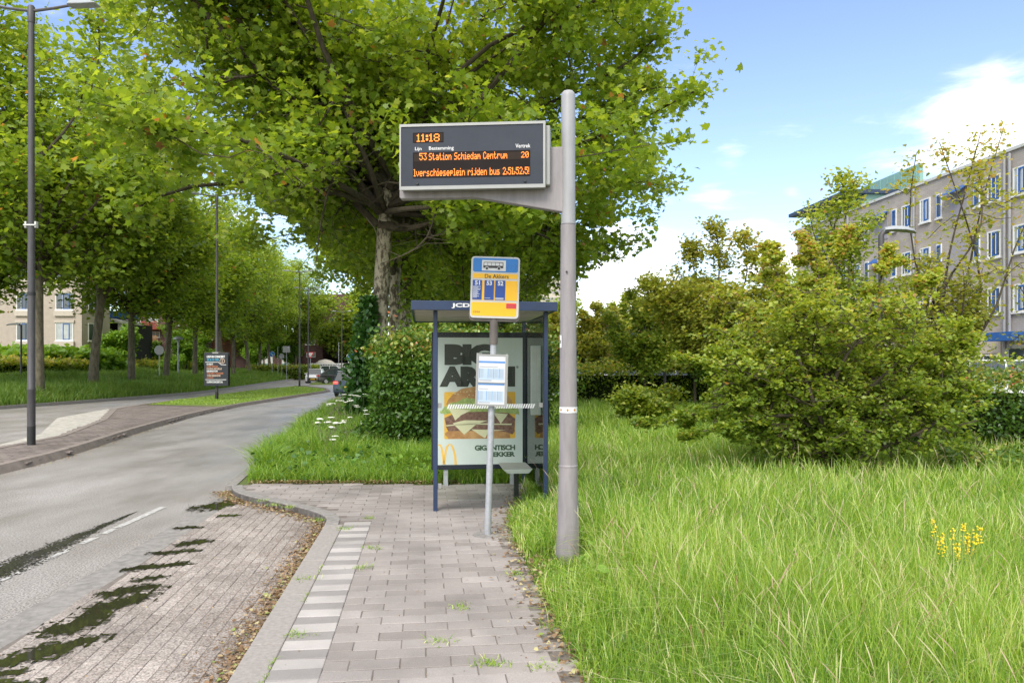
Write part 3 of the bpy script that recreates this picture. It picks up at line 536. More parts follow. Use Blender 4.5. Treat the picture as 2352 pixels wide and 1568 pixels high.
pf = ((P[:, 0] - .42) / .32) ** 2 + ((P[:, 1] - 6.25) / .55) ** 2 < 1; h = np.where(pf, h * .38, h)
keep = ~((np.abs(P[:, 0] - 5.0) / 2.3) ** 2 + ((P[:, 1] - 11.2) / 1.2) ** 2 < 1)
tag(blades('grass', P[keep], h[keep], rng.uniform(.005, .011, keep.sum()) * np.clip(P[keep][:, 1] / 6, .8, 1.7), M['grass'], rng.choice([.12, .45, .9], keep.sum()), shade[keep]), 'long uncut grass filling the field right of the pavement', 'grass', kind='stuff')
P = scatter([(.15, 11), (10, 11), (30, 30), (30, 45), (-4, 45), (-2.0, 20), (-.6, 15)], 90000, 1.6); h = .3 + .25 * noise2(P[:, 0], P[:, 1], 1.5, 8) + rng.uniform(0, .12, len(P))
tag(blades('distant_grass', P, h, .013 * np.clip(P[:, 1] / 11, 1, 3), M['grass'], .5), 'tall grass further back between the bushes', 'grass', kind='stuff')
lg = [(-4.0, 11.05), (-3.7, 11.02), (-1.1, 10.95), (.2, 11.0), (.2, 14), (-2.0, 18), (-3.6, 26), (-8.0, 33), (-6.15, 21.7), (-5.05, 16.5), (-4.40, 12.66)]
P = scatter(lg, 52000, 1.8); h = .10 + .48 * noise2(P[:, 0], P[:, 1], .6, 9) * np.clip((P[:, 1] - 10.9) * .9, .25, 1) + rng.uniform(0, .12, len(P))
tag(blades('bank_grass', P, h, .008 * np.clip(P[:, 1] / 10, 1, 2), M['grass'], .6, np.clip(rng.beta(1.3, 2.2, len(P)) * .9, 0, 1)), 'grass bank between the road edge and the hedge by the shelter', 'grass', kind='stuff')
# verge grass far left
vp = [(-22.35, 31), (-21.75, 40), (-21.7, 50), (-22.6, 56), (-29.2, 92), (-33, 112), (-44, 112), (-34, 56), (-33, 31)]
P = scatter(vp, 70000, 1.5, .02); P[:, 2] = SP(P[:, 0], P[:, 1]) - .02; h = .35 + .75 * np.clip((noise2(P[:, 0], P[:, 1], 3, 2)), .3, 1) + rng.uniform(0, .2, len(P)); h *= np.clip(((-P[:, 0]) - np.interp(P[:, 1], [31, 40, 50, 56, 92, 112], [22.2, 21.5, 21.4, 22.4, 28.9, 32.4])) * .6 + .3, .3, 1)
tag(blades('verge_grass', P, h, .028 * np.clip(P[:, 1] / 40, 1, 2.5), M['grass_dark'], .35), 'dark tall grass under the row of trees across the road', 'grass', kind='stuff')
mg = [(-12.9, 34), (-13.1, 41), (-13.4, 52), (-15, 58), (-19.3, 65), (-19.2, 54), (-18, 43.4), (-17.6, 38.6), (-16.6, 33.6)]
P = scatter(mg, 16000, 1.4); tag(blades('median_grass', P, rng.uniform(.04, .10, len(P)), .02, M['grass'], .5), 'short mown grass on the median strip', 'grass', kind='stuff')
# seed heads
P = scatter(near, 1500, 1.2); P = P[(P[:, 0] > redge(P[:, 1]) + .35) & (P[:, 0] < P[:, 1] * .74)][:900]; n = len(P)
hh = rng.uniform(.40, .74, n); V = np.zeros((n, 14, 3)); az = rng.uniform(0, 2 * pi, n); d = np.stack([np.cos(az), np.sin(az)], 1)
prof = [(0, .0008), (.5, .0008), (.80, .0009), (.86, .0023), (.93, .0030), (.98, .0018), (1.0, .0006)]
for i, (t, w) in enumerate(prof):
    off = (.10 * t + .16 * t ** 4)[..., None] * hh[:, None] * d if not np.isscalar(t) else (.10 * t + .22 * t ** 4) * hh[:, None] * d
    z = hh * t * (1 - .06 * t ** 3); V[:, 2 * i, :2] = P[:, :2] + off; V[:, 2 * i + 1, :2] = P[:, :2] + off; V[:, 2 * i, 0] -= w; V[:, 2 * i + 1, 0] += w; V[:, 2 * i, 2] = z; V[:, 2 * i + 1, 2] = z
tag(npmesh('seed_heads', V.reshape(-1, 3), 14, [(2 * i, 2 * i + 1, 2 * i + 3, 2 * i + 2) for i in range(6)], rng.random(n), M['seed']), 'pale and reddish grass seed heads standing above the field grass', 'grass', kind='stuff')
# fallen leaves along the edges
Ys = np.concatenate([2.5 + (rng.random(2600) ** 1.2) * 8, ]); w = np.abs(rng.normal(0, .13, len(Ys))); Xs = redge(Ys) + .10 - w * rng.choice([1, 1, -.8], len(Ys)); Pl = np.column_stack([Xs, Ys, rng.uniform(.004, .03, len(Ys))])
kcu = np.array(resample([p for p in KC if p[1] > 3.9], .02)); kcu = np.concatenate([np.column_stack([np.array([kx(t) for t in np.arange(1, 8.1, .02)]), np.arange(1, 8.1, .02)]), kcu]); ii = rng.integers(0, len(kcu), 2600); ii2 = (len(kcu) * (1 - rng.random(2600) ** 1.5)).astype(int) % len(kcu); q = kcu[ii2]; off = np.abs(rng.normal(0, .11, 2600)) + .01; u_ = rng.random(2600) < .16; q = np.where(u_[:, None], kcu[ii], q)
Pk = np.column_stack([q[:, 0] - off * .85, q[:, 1] - off * .5, np.full(2600, RZ + .022) + rng.uniform(0, .02, 2600)])
q = rng.random(1400); Pb = np.column_stack([-3.95 + q * 3.2, 10.98 + np.abs(rng.normal(0, .07, 1400)) * 1.2 - .02, rng.uniform(.0, .05, 1400)])
Pm = np.column_stack([np.interp(q[:500] * 18 + 8, [p[1] for p in MR], [p[0] for p in MR]) + np.abs(rng.normal(0, .12, 500)) + .03, q[:500] * 18 + 8, np.full(500, RZ + .01)])
tag(leaves('leaf_litter', np.concatenate([Pl, Pk, Pb, Pm]), .034, LOBED_S, M['litter'], flat=True, rnd=rng.random(len(Pl) + len(Pk) + len(Pb) + len(Pm))), 'dry brown fallen leaves along the kerb and the grass edge', 'leaves', kind='stuff')
q = 9000; t_ = rng.uniform(2.5, 8.6, q); o_ = np.abs(rng.normal(0, .16, q)) + .005; Pd = np.column_stack([np.array([kx(a) for a in t_]) - o_, t_, np.full(q, RZ + .016)])
tag(leaves('gutter_debris', Pd, .013, OVAL, M['litter'], flat=True, rnd=rng.random(q) * .6), 'fine brown plant debris along the foot of the kerb', 'leaves', kind='stuff')
q = 400; Pj = np.column_stack([rng.uniform(-3.5, .3, q), rng.uniform(4, 10.8, q), np.full(q, .003)]); 
tag(leaves('pavement_debris', Pj, .016, OVAL, M['litter'], flat=True), 'small bits of leaf and twig scattered on the pavement', 'leaves', kind='stuff')
P = scatter([(1.2, 3), (.5, 6), (.6, 9), (6, 9.5), (6, 7), (2.6, 3)], 1500); k = noise2(P[:, 0], P[:, 1], .8, 17) > .52; P = P[k]; P[:, 2] = rng.uniform(.05, .30, len(P))
tag(leaves('meadow_weeds', P, .10, OVAL, M['shrub_leaf'], upb=.8), 'broad leaved weeds mixed into the field grass', 'weeds', kind='stuff')
P = scatter(lg[:9] + lg[9:], 4200); P = P[P[:, 1] < 19]; k = noise2(P[:, 0], P[:, 1], .7, 19) > .45; P = P[k]; P[:, 2] = rng.uniform(.04, .38, len(P)) * np.clip((P[:, 1] - 10.8) * 1.2, .2, 1)
tag(leaves('bank_weeds', P, .085, LOBED_S, M['ivy_leaf'], upb=.9), 'broad leaved weeds in the grass bank beside the road', 'weeds', kind='stuff')
# weeds in the joints
Pw = []
for (u, v) in ((628, 1160), (680, 1460), (700, 1330), (790, 1215), (845, 1190), (1115, 1525), (1240, 1530), (1350, 1530), (1140, 1525), (850, 1260), (1055, 1395), (600, 1150), (660, 1165), (735, 1195), (1270, 1440), (835, 1305), (1180, 1320), (1010, 1475)):
    Y = 2940 / (v - CV); X = (u - CU) / F * Y; Pw.append(np.column_stack([X + rng.normal(0, .05, 40), Y + rng.normal(0, .035, 40), np.full(40, -.004)]))
Pw = np.concatenate(Pw); tag(blades('joint_weeds', Pw, rng.uniform(.015, .06, len(Pw)), .006, M['grass'], .8), 'small weeds and grass tufts in the paving joints', 'weeds', kind='stuff')
a2 = rng.uniform(.0, 7.3, 500); Pw = np.column_stack([kx(a2) + .2 + rng.normal(0, .008, 500), a2, np.full(500, 0)]); k = noise2(a2, a2 * 0, .35, 6) > .55
tag(blades('kerb_weeds', Pw[k], rng.uniform(.01, .035, k.sum()), .005, M['grass'], .9), 'moss and thin weeds in the joint behind the kerbstones', 'weeds', kind='stuff')

# ------------------------------------------------------------------ trees
def curve(a, b, droop=0, wob=.1, n=6):
    a = np.array(a, float); b = np.array(b, float); L_ = np.linalg.norm(b - a); pts = []; ph = rng.normal(size=3) * wob * L_; ph2 = rng.normal(size=3) * wob * .4 * L_
    for i in range(n): t = i / (n - 1); pts.append(a + (b - a) * t + ph * sin(pi * t) + ph2 * sin(2 * pi * t) + np.array((0, 0, droop * L_ * sin(pi * t))))
    return pts
def make_tree(name, label, cat, base, fork, trunk_r, cc, rad, limbs, nleaf, lsize, T, lm, bark, seed, group=None, sub=6, ter=5, power=2.5, hole=None, spread=.5, lean=(0, 0), trunk_pts=None, upb=.7, extra=None, shell=.55, cut=None, rnd=None, fill=False, rough=1.03, xw=1, tl=(.10, .24)):
    global rng
    keep_rng = rng; rng = np.random.default_rng(seed); root = thing(name, label, cat, base, 0, group); mb = MB(); tk = MB(); cc = np.array(cc, float); rad = np.array(rad, float)
    top = np.array((lean[0], lean[1], fork)); tp = [np.array((0, 0, -.1)), np.array((lean[0] * .2, lean[1] * .2, fork * .35)), np.array((lean[0] * .6, lean[1] * .6, fork * .7)), top, top * .3 + cc * .7 + np.array((0, 0, rad[2] * .2))]
    rr = [trunk_r * 1.25, trunk_r, trunk_r * .9, trunk_r * .88, trunk_r * .3]; tp2 = resample([tuple(p) for p in tp], fork / 6 if fork > .8 else .3); hs_ = np.array([p[2] for p in tp]); 
    tk.tube(tp2, [float(np.interp(p[2], hs_, rr)) for p in tp2], 10)
    seg = []
    for i in range(limbs):
        az = 2 * pi * (i + rng.uniform(-.3, .3)) / limbs * 1.618; el = rng.uniform(-.65, 1.0); dv = np.array((cos(az) * math.sqrt(max(0, 1 - el * el * .9)), sin(az) * math.sqrt(max(0, 1 - el * el * .9)), el))
        dv = np.sign(dv) * np.abs(dv) ** (2 / power); tgt = cc + dv * rad * rng.uniform(.68, .88); s0 = rng.uniform(0, .75) * max(0, (el + .65) / 1.65); st = top + (cc - top) * s0 * .8
        c = curve(st, tgt, .06, .07, 8); r0 = trunk_r * rng.uniform(.35, .55) * (1 - .4 * s0); mb.tube(c, list(np.linspace(r0, r0 * .22, 8)), 7)
        seg += [(c[5], c[7])] * 2 + [(c[6], c[7])] * 3
        for j in range(sub):
            t = rng.uniform(.25, .98); k = t * 7; p0 = c[int(k)] + (c[min(7, int(k) + 1)] - c[int(k)]) * (k - int(k)); q = rng.normal(size=3); q /= np.linalg.norm(q); q2 = p0 + q * rad * rng.uniform(.22, .42)
            dd = (q2 - cc) / rad; nrm = (np.abs(dd) ** power).sum() ** (1 / power)
            if nrm > 1: q2 = cc + dd / nrm * rad * rng.uniform(.88, rough)
            c2 = curve(p0, q2, .03, .10, 6); r1 = r0 * (1 - .75 * t) * .55; mb.tube(c2, list(np.linspace(r1, max(.008, r1 * .25), 6)), 5, False)
            for l in range(ter):
                t2 = rng.uniform(.3, 1); k = t2 * 4.99; a = c2[int(k)]; q = rng.normal(size=3) * np.array((1, 1, .7)); q /= np.linalg.norm(q); q3 = a + q * rad.mean() * rng.uniform(*tl)
                c3 = curve(a, q3, .02, .12, 4); mb.tube(c3, list(np.linspace(max(.006, r1 * .3), .004, 4)), 3, False); seg.append((c3[1], c3[-1]))
            seg.append((c2[2], c2[-1]))
    if extra:
        for (a, b, r0) in extra:
            c = curve(a, b, .0, .06, 8); mb.tube(c, list(np.linspace(r0, r0 * .25, 8)), 8)
            for j in range(7):
                t = rng.uniform(.35, 1); p0 = c[int(t * 6.99)]; q3 = p0 + rng.normal(size=3) * np.linalg.norm(np.array(b) - a) * (.22 if xw == 1 else .075); c3 = curve(p0, q3, 0, .1, 4); mb.tube(c3, list(np.linspace(r0 * .3, .006, 4)), 4, False); seg += [(c3[1], c3[-1])] * xw
            if xw > 1: seg += [(c[3], c[5])] * 2 + [(c[5], c[7])] * 7 + [(c[6], c[7])] * 8
    A = np.array([s[0] for s in seg]); B = np.array([s[1] for s in seg]); ix = rng.integers(0, len(seg), nleaf); t = rng.random(nleaf)[:, None] ** .7
    P = A[ix] + (B[ix] - A[ix]) * t + rng.normal(size=(nleaf, 3)) * spread * np.array((1, 1, .7))
    if hole is not None:
        for (hx, hy, hz, hr) in hole: P = P[(((P + np.array(base)) - np.array((hx, hy, hz))) ** 2).sum(1) > (hr * (1 + .25 * rng.normal(size=len(P)))) ** 2]
    if cut is not None: P = P[cut(P + np.array(base))]
    P = P[P[:, 2] > .05]
    tk.build('trunk', bark, root, smooth=True); mb.build('branches', M['bark_dark'], root, smooth=True)
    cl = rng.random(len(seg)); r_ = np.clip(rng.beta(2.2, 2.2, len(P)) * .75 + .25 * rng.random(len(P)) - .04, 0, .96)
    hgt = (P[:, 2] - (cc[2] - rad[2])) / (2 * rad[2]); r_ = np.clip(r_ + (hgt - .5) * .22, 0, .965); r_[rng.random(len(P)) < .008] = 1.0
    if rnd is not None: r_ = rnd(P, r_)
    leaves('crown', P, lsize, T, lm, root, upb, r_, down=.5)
    rng = keep_rng; return root
# the big plane behind the display
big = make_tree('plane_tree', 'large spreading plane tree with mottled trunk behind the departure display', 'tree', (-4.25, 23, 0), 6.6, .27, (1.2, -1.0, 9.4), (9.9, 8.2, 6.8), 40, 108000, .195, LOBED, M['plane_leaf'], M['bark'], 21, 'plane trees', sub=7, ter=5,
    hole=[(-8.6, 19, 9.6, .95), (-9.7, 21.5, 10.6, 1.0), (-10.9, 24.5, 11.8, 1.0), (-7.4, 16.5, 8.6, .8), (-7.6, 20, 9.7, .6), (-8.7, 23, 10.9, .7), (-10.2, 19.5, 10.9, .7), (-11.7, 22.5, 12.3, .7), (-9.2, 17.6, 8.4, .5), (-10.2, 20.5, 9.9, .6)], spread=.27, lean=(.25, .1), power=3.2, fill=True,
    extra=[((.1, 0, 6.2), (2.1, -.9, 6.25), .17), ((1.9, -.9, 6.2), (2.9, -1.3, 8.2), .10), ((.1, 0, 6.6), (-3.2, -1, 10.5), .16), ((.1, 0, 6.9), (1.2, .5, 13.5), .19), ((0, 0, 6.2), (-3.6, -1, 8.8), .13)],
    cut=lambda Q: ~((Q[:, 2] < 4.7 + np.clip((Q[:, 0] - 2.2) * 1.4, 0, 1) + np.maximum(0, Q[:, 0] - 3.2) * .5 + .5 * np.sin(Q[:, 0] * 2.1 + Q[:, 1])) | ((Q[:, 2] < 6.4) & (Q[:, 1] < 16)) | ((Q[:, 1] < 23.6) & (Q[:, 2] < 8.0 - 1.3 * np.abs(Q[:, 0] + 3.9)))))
# its neighbours along the road
pb = make_tree('plane_tree', 'plane tree directly behind the big one, second of the roadside row', 'tree', (-5.3, 33, 0), 5.6, .27, (1.0, 0, 11.0), (5.8, 5.5, 6.4), 15, 26000, .26, LOBED_S, M['plane_leaf'], M['bark'], 5, 'plane trees', spread=.5, sub=7)
for (x, y, rz, s, lb) in ((-6.25, 41.5, 1.3, 1.0, 'plane tree third in the roadside row behind the shelter'), (-7.1, 50, 2.6, 1.02, 'plane tree fourth in the roadside row behind the shelter'), (-6.5, 62, 4.2, 1.05, 'plane tree at the far end of the roadside row'), (-1.5, 56, 5.2, .85, 'plane tree set back from the roadside row, seen above the shelter roof')):
    c = copy_tree(pb); c.location = (x, y, 0); c.rotation_euler[2] = rz; c.scale = (s, s, s); c['label'] = lb
# row across the road
la = make_tree('plane_tree', 'x', 'tree', (-23.3, 36, 0), 5.8, .23, (.3, 0, 14.3), (6.3, 5.6, 8.6), 18, 25000, .29, LOBED_S, M['plane_leaf'], M['bark_left'], 9, 'plane trees', spread=.55, sub=7)
lb_ = make_tree('plane_tree', 'x', 'tree', (-24.1, 42, 0), 5.4, .25, (-.2, 0, 14.2), (6.3, 5.8, 8.5), 18, 25000, .29, LOBED_S, M['plane_leaf'], M['bark_left'], 10, 'plane trees', spread=.55, sub=7, lean=(.5, 0))
ords = ['second', 'third', 'fourth', 'fifth', 'sixth', 'seventh', 'eighth', 'ninth', 'tenth', 'eleventh']
la['label'] = 'plane tree just behind the left lamp post, first of the row across the road'; lb_['label'] = 'plane tree second from the left in the row across the road, trunk forking wide'
for i, (u, Y) in enumerate(((302, 49), (380, 57), (448, 65), (508, 74), (536, 84), (573, 93), (597, 102), (620, 112), (679, 118))):
    src = (la, lb_)[i % 2]; c = copy_tree(src); c.location = ((u - CU) / F * Y, Y, 0); s = random.uniform(.92, 1.04); c.scale = (s, s, s * (.90, .86, .88, .9, .9, .9, .92, .92, .92)[i]); c.rotation_euler[2] = random.uniform(0, 6)
    c['label'] = 'plane tree %s from the left in the row across the road' % ords[i + 1]
for i, (x, y, lb) in enumerate(((-31.0, 33, 'plane tree behind the first of the far row, at the left edge'), (-33, 46, 'plane tree behind the far row near the beige building'))):
    c = copy_tree(lb_); c.location = (x, y, 0); c.rotation_euler[2] = 1 + i; c['label'] = lb
# far trees closing the street
far = make_tree('background_tree', 'leafy tree beyond the junction, left of the brown building entrance', 'tree', (-27, 122, 0), 4, .22, (0, 0, 9), (6, 6, 6.5), 12, 11000, .55, LOBED_S, M['plane_leaf'], M['bark_dark'], 31, 'trees beyond the junction', spread=.8)
for (x, y, s, lb) in ((-44, 126, 1.1, 'leafy tree beyond the junction behind the far row'), (-14, 118, 1.0, 'leafy tree beyond the junction right of the brown building entrance'), (-9, 95, .9, 'leafy tree behind the roadside row of planes'), (-2, 100, .9, 'leafy tree far behind the bus shelter'),
                      (8, 110, .8, 'leafy tree far behind the big grey pole'), (-58, 118, 1.1, 'leafy tree behind the brown flats'), (17, 105, .75, 'leafy tree far off right of the big grey pole'), (27, 100, .8, 'leafy tree far off behind the middle street light')):
    c = copy_tree(far); c.location = (x, y, 0); c.scale = (s, s, s); c.rotation_euler[2] = random.uniform(0, 6); c['label'] = lb
gt_ = make_tree('garden_tree', 'young fresh green tree beside the blue fence of the entrance wing', 'tree', ((262 - CU) / F * 68, 68, 0), 2.0, .08, (0, 0, 4.6), (2.2, 2.0, 2.7), 9, 9000, .26, LOBED_S, M['shrub_leaf'], M['bark_dark'], 71, 'small trees before the flats', spread=.25, upb=1.0)
for (u, Y, s_, lb) in ((345, 80, .8, 'bushy green tree below the red balconies'), (428, 84, 1.15, 'round green tree right of the mushroom park lamp'), (395, 70, .55, 'low green bush tree left of the mushroom park lamp'), (478, 78, .7, 'small green tree right behind the concert board pole'), (590, 115, 1.1, 'green tree behind the far low hedge'), (655, 118, 1.3, 'green tree above the far low hedge near the square sign back')):
    c = copy_tree(gt_); c.location = ((u - CU) / F * Y, Y, 0); c.scale = (s_, s_, s_); c.rotation_euler[2] = random.uniform(0, 6); c['label'] = lb
# bushes and young trees on the right
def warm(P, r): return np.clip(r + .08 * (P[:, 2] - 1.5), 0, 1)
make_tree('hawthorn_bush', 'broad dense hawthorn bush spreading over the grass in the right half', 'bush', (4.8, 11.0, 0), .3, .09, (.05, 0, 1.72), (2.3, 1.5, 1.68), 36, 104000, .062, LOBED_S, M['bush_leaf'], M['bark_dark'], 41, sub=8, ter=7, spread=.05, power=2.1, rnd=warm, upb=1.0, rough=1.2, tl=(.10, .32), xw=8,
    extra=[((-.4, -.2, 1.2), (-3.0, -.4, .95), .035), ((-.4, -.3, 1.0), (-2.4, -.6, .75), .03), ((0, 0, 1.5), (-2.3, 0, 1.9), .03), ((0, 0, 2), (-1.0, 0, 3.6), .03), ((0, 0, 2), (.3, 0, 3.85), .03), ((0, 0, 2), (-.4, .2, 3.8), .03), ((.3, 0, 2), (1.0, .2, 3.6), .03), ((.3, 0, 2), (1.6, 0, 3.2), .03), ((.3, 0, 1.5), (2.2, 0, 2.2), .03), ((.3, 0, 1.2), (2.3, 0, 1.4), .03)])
def sprig(name, label, base, H, rx, n, seed, lm='bush_leaf', ls=.085, limbs=14, tips=None):
    ex = []
    return make_tree(name, label, 'tree', base, H * .3, .06, (0, 0, H * .60), (rx, rx * .9, H * .37), limbs, n, ls, LOBED_S, M[lm], M['bark_dark'], seed, 'young hawthorn trees', sub=6, ter=5, spread=.14, power=1.6, upb=1.0, rough=1.3, xw=3,
                     extra=[((0, 0, H * .4), (t[0] - base[0], t[1] - base[1], t[2]), .03) for t in tips] if tips else [((0, 0, H * .5), (rx * .35, 0, H * .97), .03), ((0, 0, H * .5), (-rx * .3, 0, H * .93), .03), ((0, 0, H * .45), (0, .1, H * 1.02), .035), ((0, 0, H * .4), (rx * .85, 0, H * .8), .025), ((0, 0, H * .4), (-rx * .85, 0, H * .75), .025)])
sprig('hawthorn_tree', 'green young hawthorn with upright tip left of the curved street light', (6.75, 15, 0), 5.0, 1.3, 12500, 51, tips=[(6.73, 15, 5.75), (7.15, 15, 5.6), (6.0, 14.8, 4.9), (7.5, 15, 4.9), (6.4, 15.2, 5.2)])
sprig('hawthorn_tree', 'sparse ochre young hawthorn with long shoots right of the curved street light', (8.3, 14.2, 0), 4.5, 1.15, 7500, 52, 'ochre_leaf', tips=[(9.1, 14.2, 6.3), (9.55, 14.2, 6.4), (7.85, 14.2, 5.9), (8.3, 14.2, 6.1), (10.2, 14, 5.2), (8.9, 14, 5.6)])
sprig('hawthorn_tree', 'ochre young hawthorn at the right edge before the flats', (11.6, 15.5, 0), 4.6, 1.0, 1500, 53, 'ochre_leaf')
sprig('hawthorn_tree', 'tall loose hawthorn left of the broad bush, tips against the sky', (5.0, 18, 0), 5.2, 1.9, 26000, 54, 'ochre_leaf', .095)
sprig('hawthorn_tree', 'green hawthorn behind the middle of the broad bush', (8.2, 20.5, 0), 4.3, 1.9, 17000, 55, 'bush_leaf', .11)
sprig('hawthorn_tree', 'dark green hawthorn behind the middle street light', (7.0, 28, 0), 5.0, 2.4, 22000, 56, 'hedge_leaf', .14)
sprig('hawthorn_tree', 'hawthorn with pointed top between the two smaller street lights', (4.9, 27, 0), 4.9, 1.6, 16000, 57, 'bush_leaf', .13)
sprig('hawthorn_tree', 'ochre hawthorn behind the short street light near the grey pole', (4.4, 38, 0), 4.9, 2.6, 18000, 58, 'ochre_leaf', .18)
sprig('hawthorn_tree', 'ochre hawthorn far behind, seen just right of the shelter', (2.6, 44, 0), 4.9, 3.0, 16000, 59, 'ochre_leaf', .2)
sprig('hawthorn_tree', 'pale green hawthorn far back above the field hedge', (7.5, 48, 0), 6.3, 3.0, 16000, 60, 'bush_leaf', .22)
sprig('hawthorn_tree', 'pale green hawthorn seen through the shelter glass', (-1.2, 36, 0), 4.7, 2.6, 16000, 61, 'bush_leaf', .2)
make_tree('hawthorn_bush', 'low dark hawthorn bush on the grass before the field hedge', 'bush', (3.7, 20, 0), .3, .05, (0, 0, .75), (1.0, .9, .55), 10, 6000, .10, LOBED_S, M['bush_leaf'], M['bark_dark'], 62, sub=5, ter=4, spread=.15, upb=1.0)

def hedge(name, label, path, width, height, n, lsize, lm, wob=.08, T=OVAL, z0=0, toprnd=.35, group=None):
    root = thing(name, label, 'hedge', (path[0][0], path[0][1], z0), 0, group); P = np.array(path) - np.array(path[0]); core = MB(); strip(core, [tuple(p) for p in offset([tuple(p) for p in P], .28 if width > 0 else 0)], width - .56, 0, height - .25)
    core.build('twigs', M['hedge_core'], root).location = (0, 0, 0)
    A = np.array(resample([tuple(p) for p in P], .1)); tt = np.gradient(A, axis=0); tt /= np.linalg.norm(tt, axis=1)[:, None]; nr = np.stack([-tt[:, 1], tt[:, 0]], 1)
    i = rng.integers(0, len(A), n); side = rng.random(n); w = np.where(side < .48, rng.uniform(-.05, .22, n), np.where(side < .56, rng.uniform(width - .15, width, n), rng.uniform(0, width, n)))
    top = side >= .56; z = np.where(top, height + rng.normal(0, .09, n) + rng.exponential(.09, n), rng.uniform(0, height, n)); lump = (noise2(A[i][:, 0] * 1.0 + 50, z * 1.3 + 50, .55, 13) - .5) * .6 * (~top)
    Q = A[i] + nr[i] * (w - lump * np.where(w < width / 2, 1, -1))[:, None] + rng.normal(0, wob, (n, 2)); Q3 = np.column_stack([Q, z]); 
    if True:
        m_ = rng.integers(0, 2, n); e = rng.integers(0, len(A), n) # ends
        k = rng.random(n) < min(.12, width / (np.linalg.norm(P[-1]) + width)); en = np.where(rng.random(n) < .5, 0, len(A) - 1); ww = rng.uniform(0, width, n)
        Q3[k, :2] = (A[en] + nr[en] * ww[:, None] + rng.normal(0, .08, (n, 2)))[k]; Q3[k, 2] = rng.uniform(0, height, k.sum())
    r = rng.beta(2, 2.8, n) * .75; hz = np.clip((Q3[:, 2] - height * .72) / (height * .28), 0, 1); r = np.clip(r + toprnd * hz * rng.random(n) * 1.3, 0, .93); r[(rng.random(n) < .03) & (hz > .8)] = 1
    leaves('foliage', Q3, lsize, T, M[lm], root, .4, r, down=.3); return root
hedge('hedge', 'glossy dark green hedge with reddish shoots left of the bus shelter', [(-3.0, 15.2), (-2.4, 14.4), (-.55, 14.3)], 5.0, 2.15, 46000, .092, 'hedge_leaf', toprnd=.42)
hedge('hedge', 'trimmed hedge behind the row of trees across the road', [(-62, 40), (-40, 42), (-34, 48), (-33.5, 58), (-39, 92)], 2.2, 1.55, 46000, .24, 'bush_leaf', .15, toprnd=.6, z0=.55)
hedge('hedge', 'low yellow green hedge by the far junction left of the white car', [(-36.5, 101), (-27.5, 104)], 1.5, 1.7, 7000, .25, 'bush_leaf', .15)
hedge('hedge', 'long hedge across the field in front of the parked cars', [(-1.0, 30), (8.5, 29), (15, 24), (30, 20)], 1.4, 1.65, 30000, .13, 'bush_leaf', .1, toprnd=.5)
hedge('hedge', 'dark glossy hedge at the right edge behind the broad bush', [(7.2, 12.9), (9.5, 12.3), (14, 11.6)], 2.0, 1.5, 26000, .075, 'hedge_leaf', .08, toprnd=.5)
hedge('shrub_bed', 'bright green shrub bed below the beige building', [(-60, 52), (-45, 53), (-36, 55), (-33, 62)], 7.0, 2.9, 24000, .45, 'shrub_leaf', .5, T=LOBED_S, toprnd=.3)
# ivy climbing beside the trunk
P = np.column_stack([rng.normal(-.45, .28, 5200), rng.normal(-.3, .22, 5200), rng.random(5200) ** .8 * 3.9]); P[:, 0] *= (1.1 - P[:, 2] / 5.5)
iv = thing('ivy', 'dark green ivy climbing the left side of the big plane trunk', 'climbing plant', (-4.25, 23, 0)); leaves('foliage', P, .15, LOBED_S, M['ivy_leaf'], iv, .1, down=.8)
MB().tube([(-.3, -.25, 0), (-.38, -.25, 1.5), (-.3, -.2, 3.6)], [.05, .035, .015], 6).build('stem', M['bark_dark'], iv)
P = scatter([(-1.9, 11.2), (.2, 11.15), (.3, 13), (-2, 13)], 2600); P[:, 2] = rng.uniform(.03, .33, len(P)) * np.clip((P[:, 1] - 11.0) * 2, .3, 1)
tag(leaves('ground_cover', P, .085, LOBED_S, M['shrub_leaf'], upb=1.2), 'leafy ground cover between the pavement and the hedge', 'ground cover', kind='stuff')
P = scatter([(6.2, 10.6), (9.5, 9.8), (10, 11.8), (7, 12)], 5000); P[:, 2] = rng.uniform(.05, .5, len(P)); 
tag(leaves('nettle_cover', P, .09, OVAL, M['hedge_leaf'], upb=.8), 'dark leafy weeds at the foot of the broad bush', 'ground cover', kind='stuff')

# umbellifers, yellow flowers, dry stalks
def parsley(X, Y, H, tops, label, mat_='white_flower'):
    r = thing('cow_parsley', label, 'wild flower', (X, Y, 0), 0, 'white umbels at the road edge'); s = MB(); f = MB()
    for (dx, dz, rad) in tops:
        f = MB()
        dy = random.uniform(-.1, .1); top = (dx, dy, H + dz); s.tube(curve((0, 0, 0), top, 0, .04, 5), [.006, .005, .004, .003, .002], 4)
        for j in range(13):
            a = random.uniform(0, 6.28); q = math.sqrt(random.random()) * rad; p = (dx + q * cos(a), dy + q * sin(a), H + dz + .03 - q * .15); s.tube([(dx, dy, H + dz - .02), p], .0015, 3, False)
            for l in range(5): b = random.uniform(0, 6.28); w = random.uniform(.004, .018); f.lathe([(.003, p[2] - .004 + .0), (.009, p[2] + .002), (.004, p[2] + .007)], 5, (p[0] + w * cos(b), p[1] + w * sin(b)))
        f.build('umbel', M[mat_], r)
    s.build('stem', M['stem'], r)
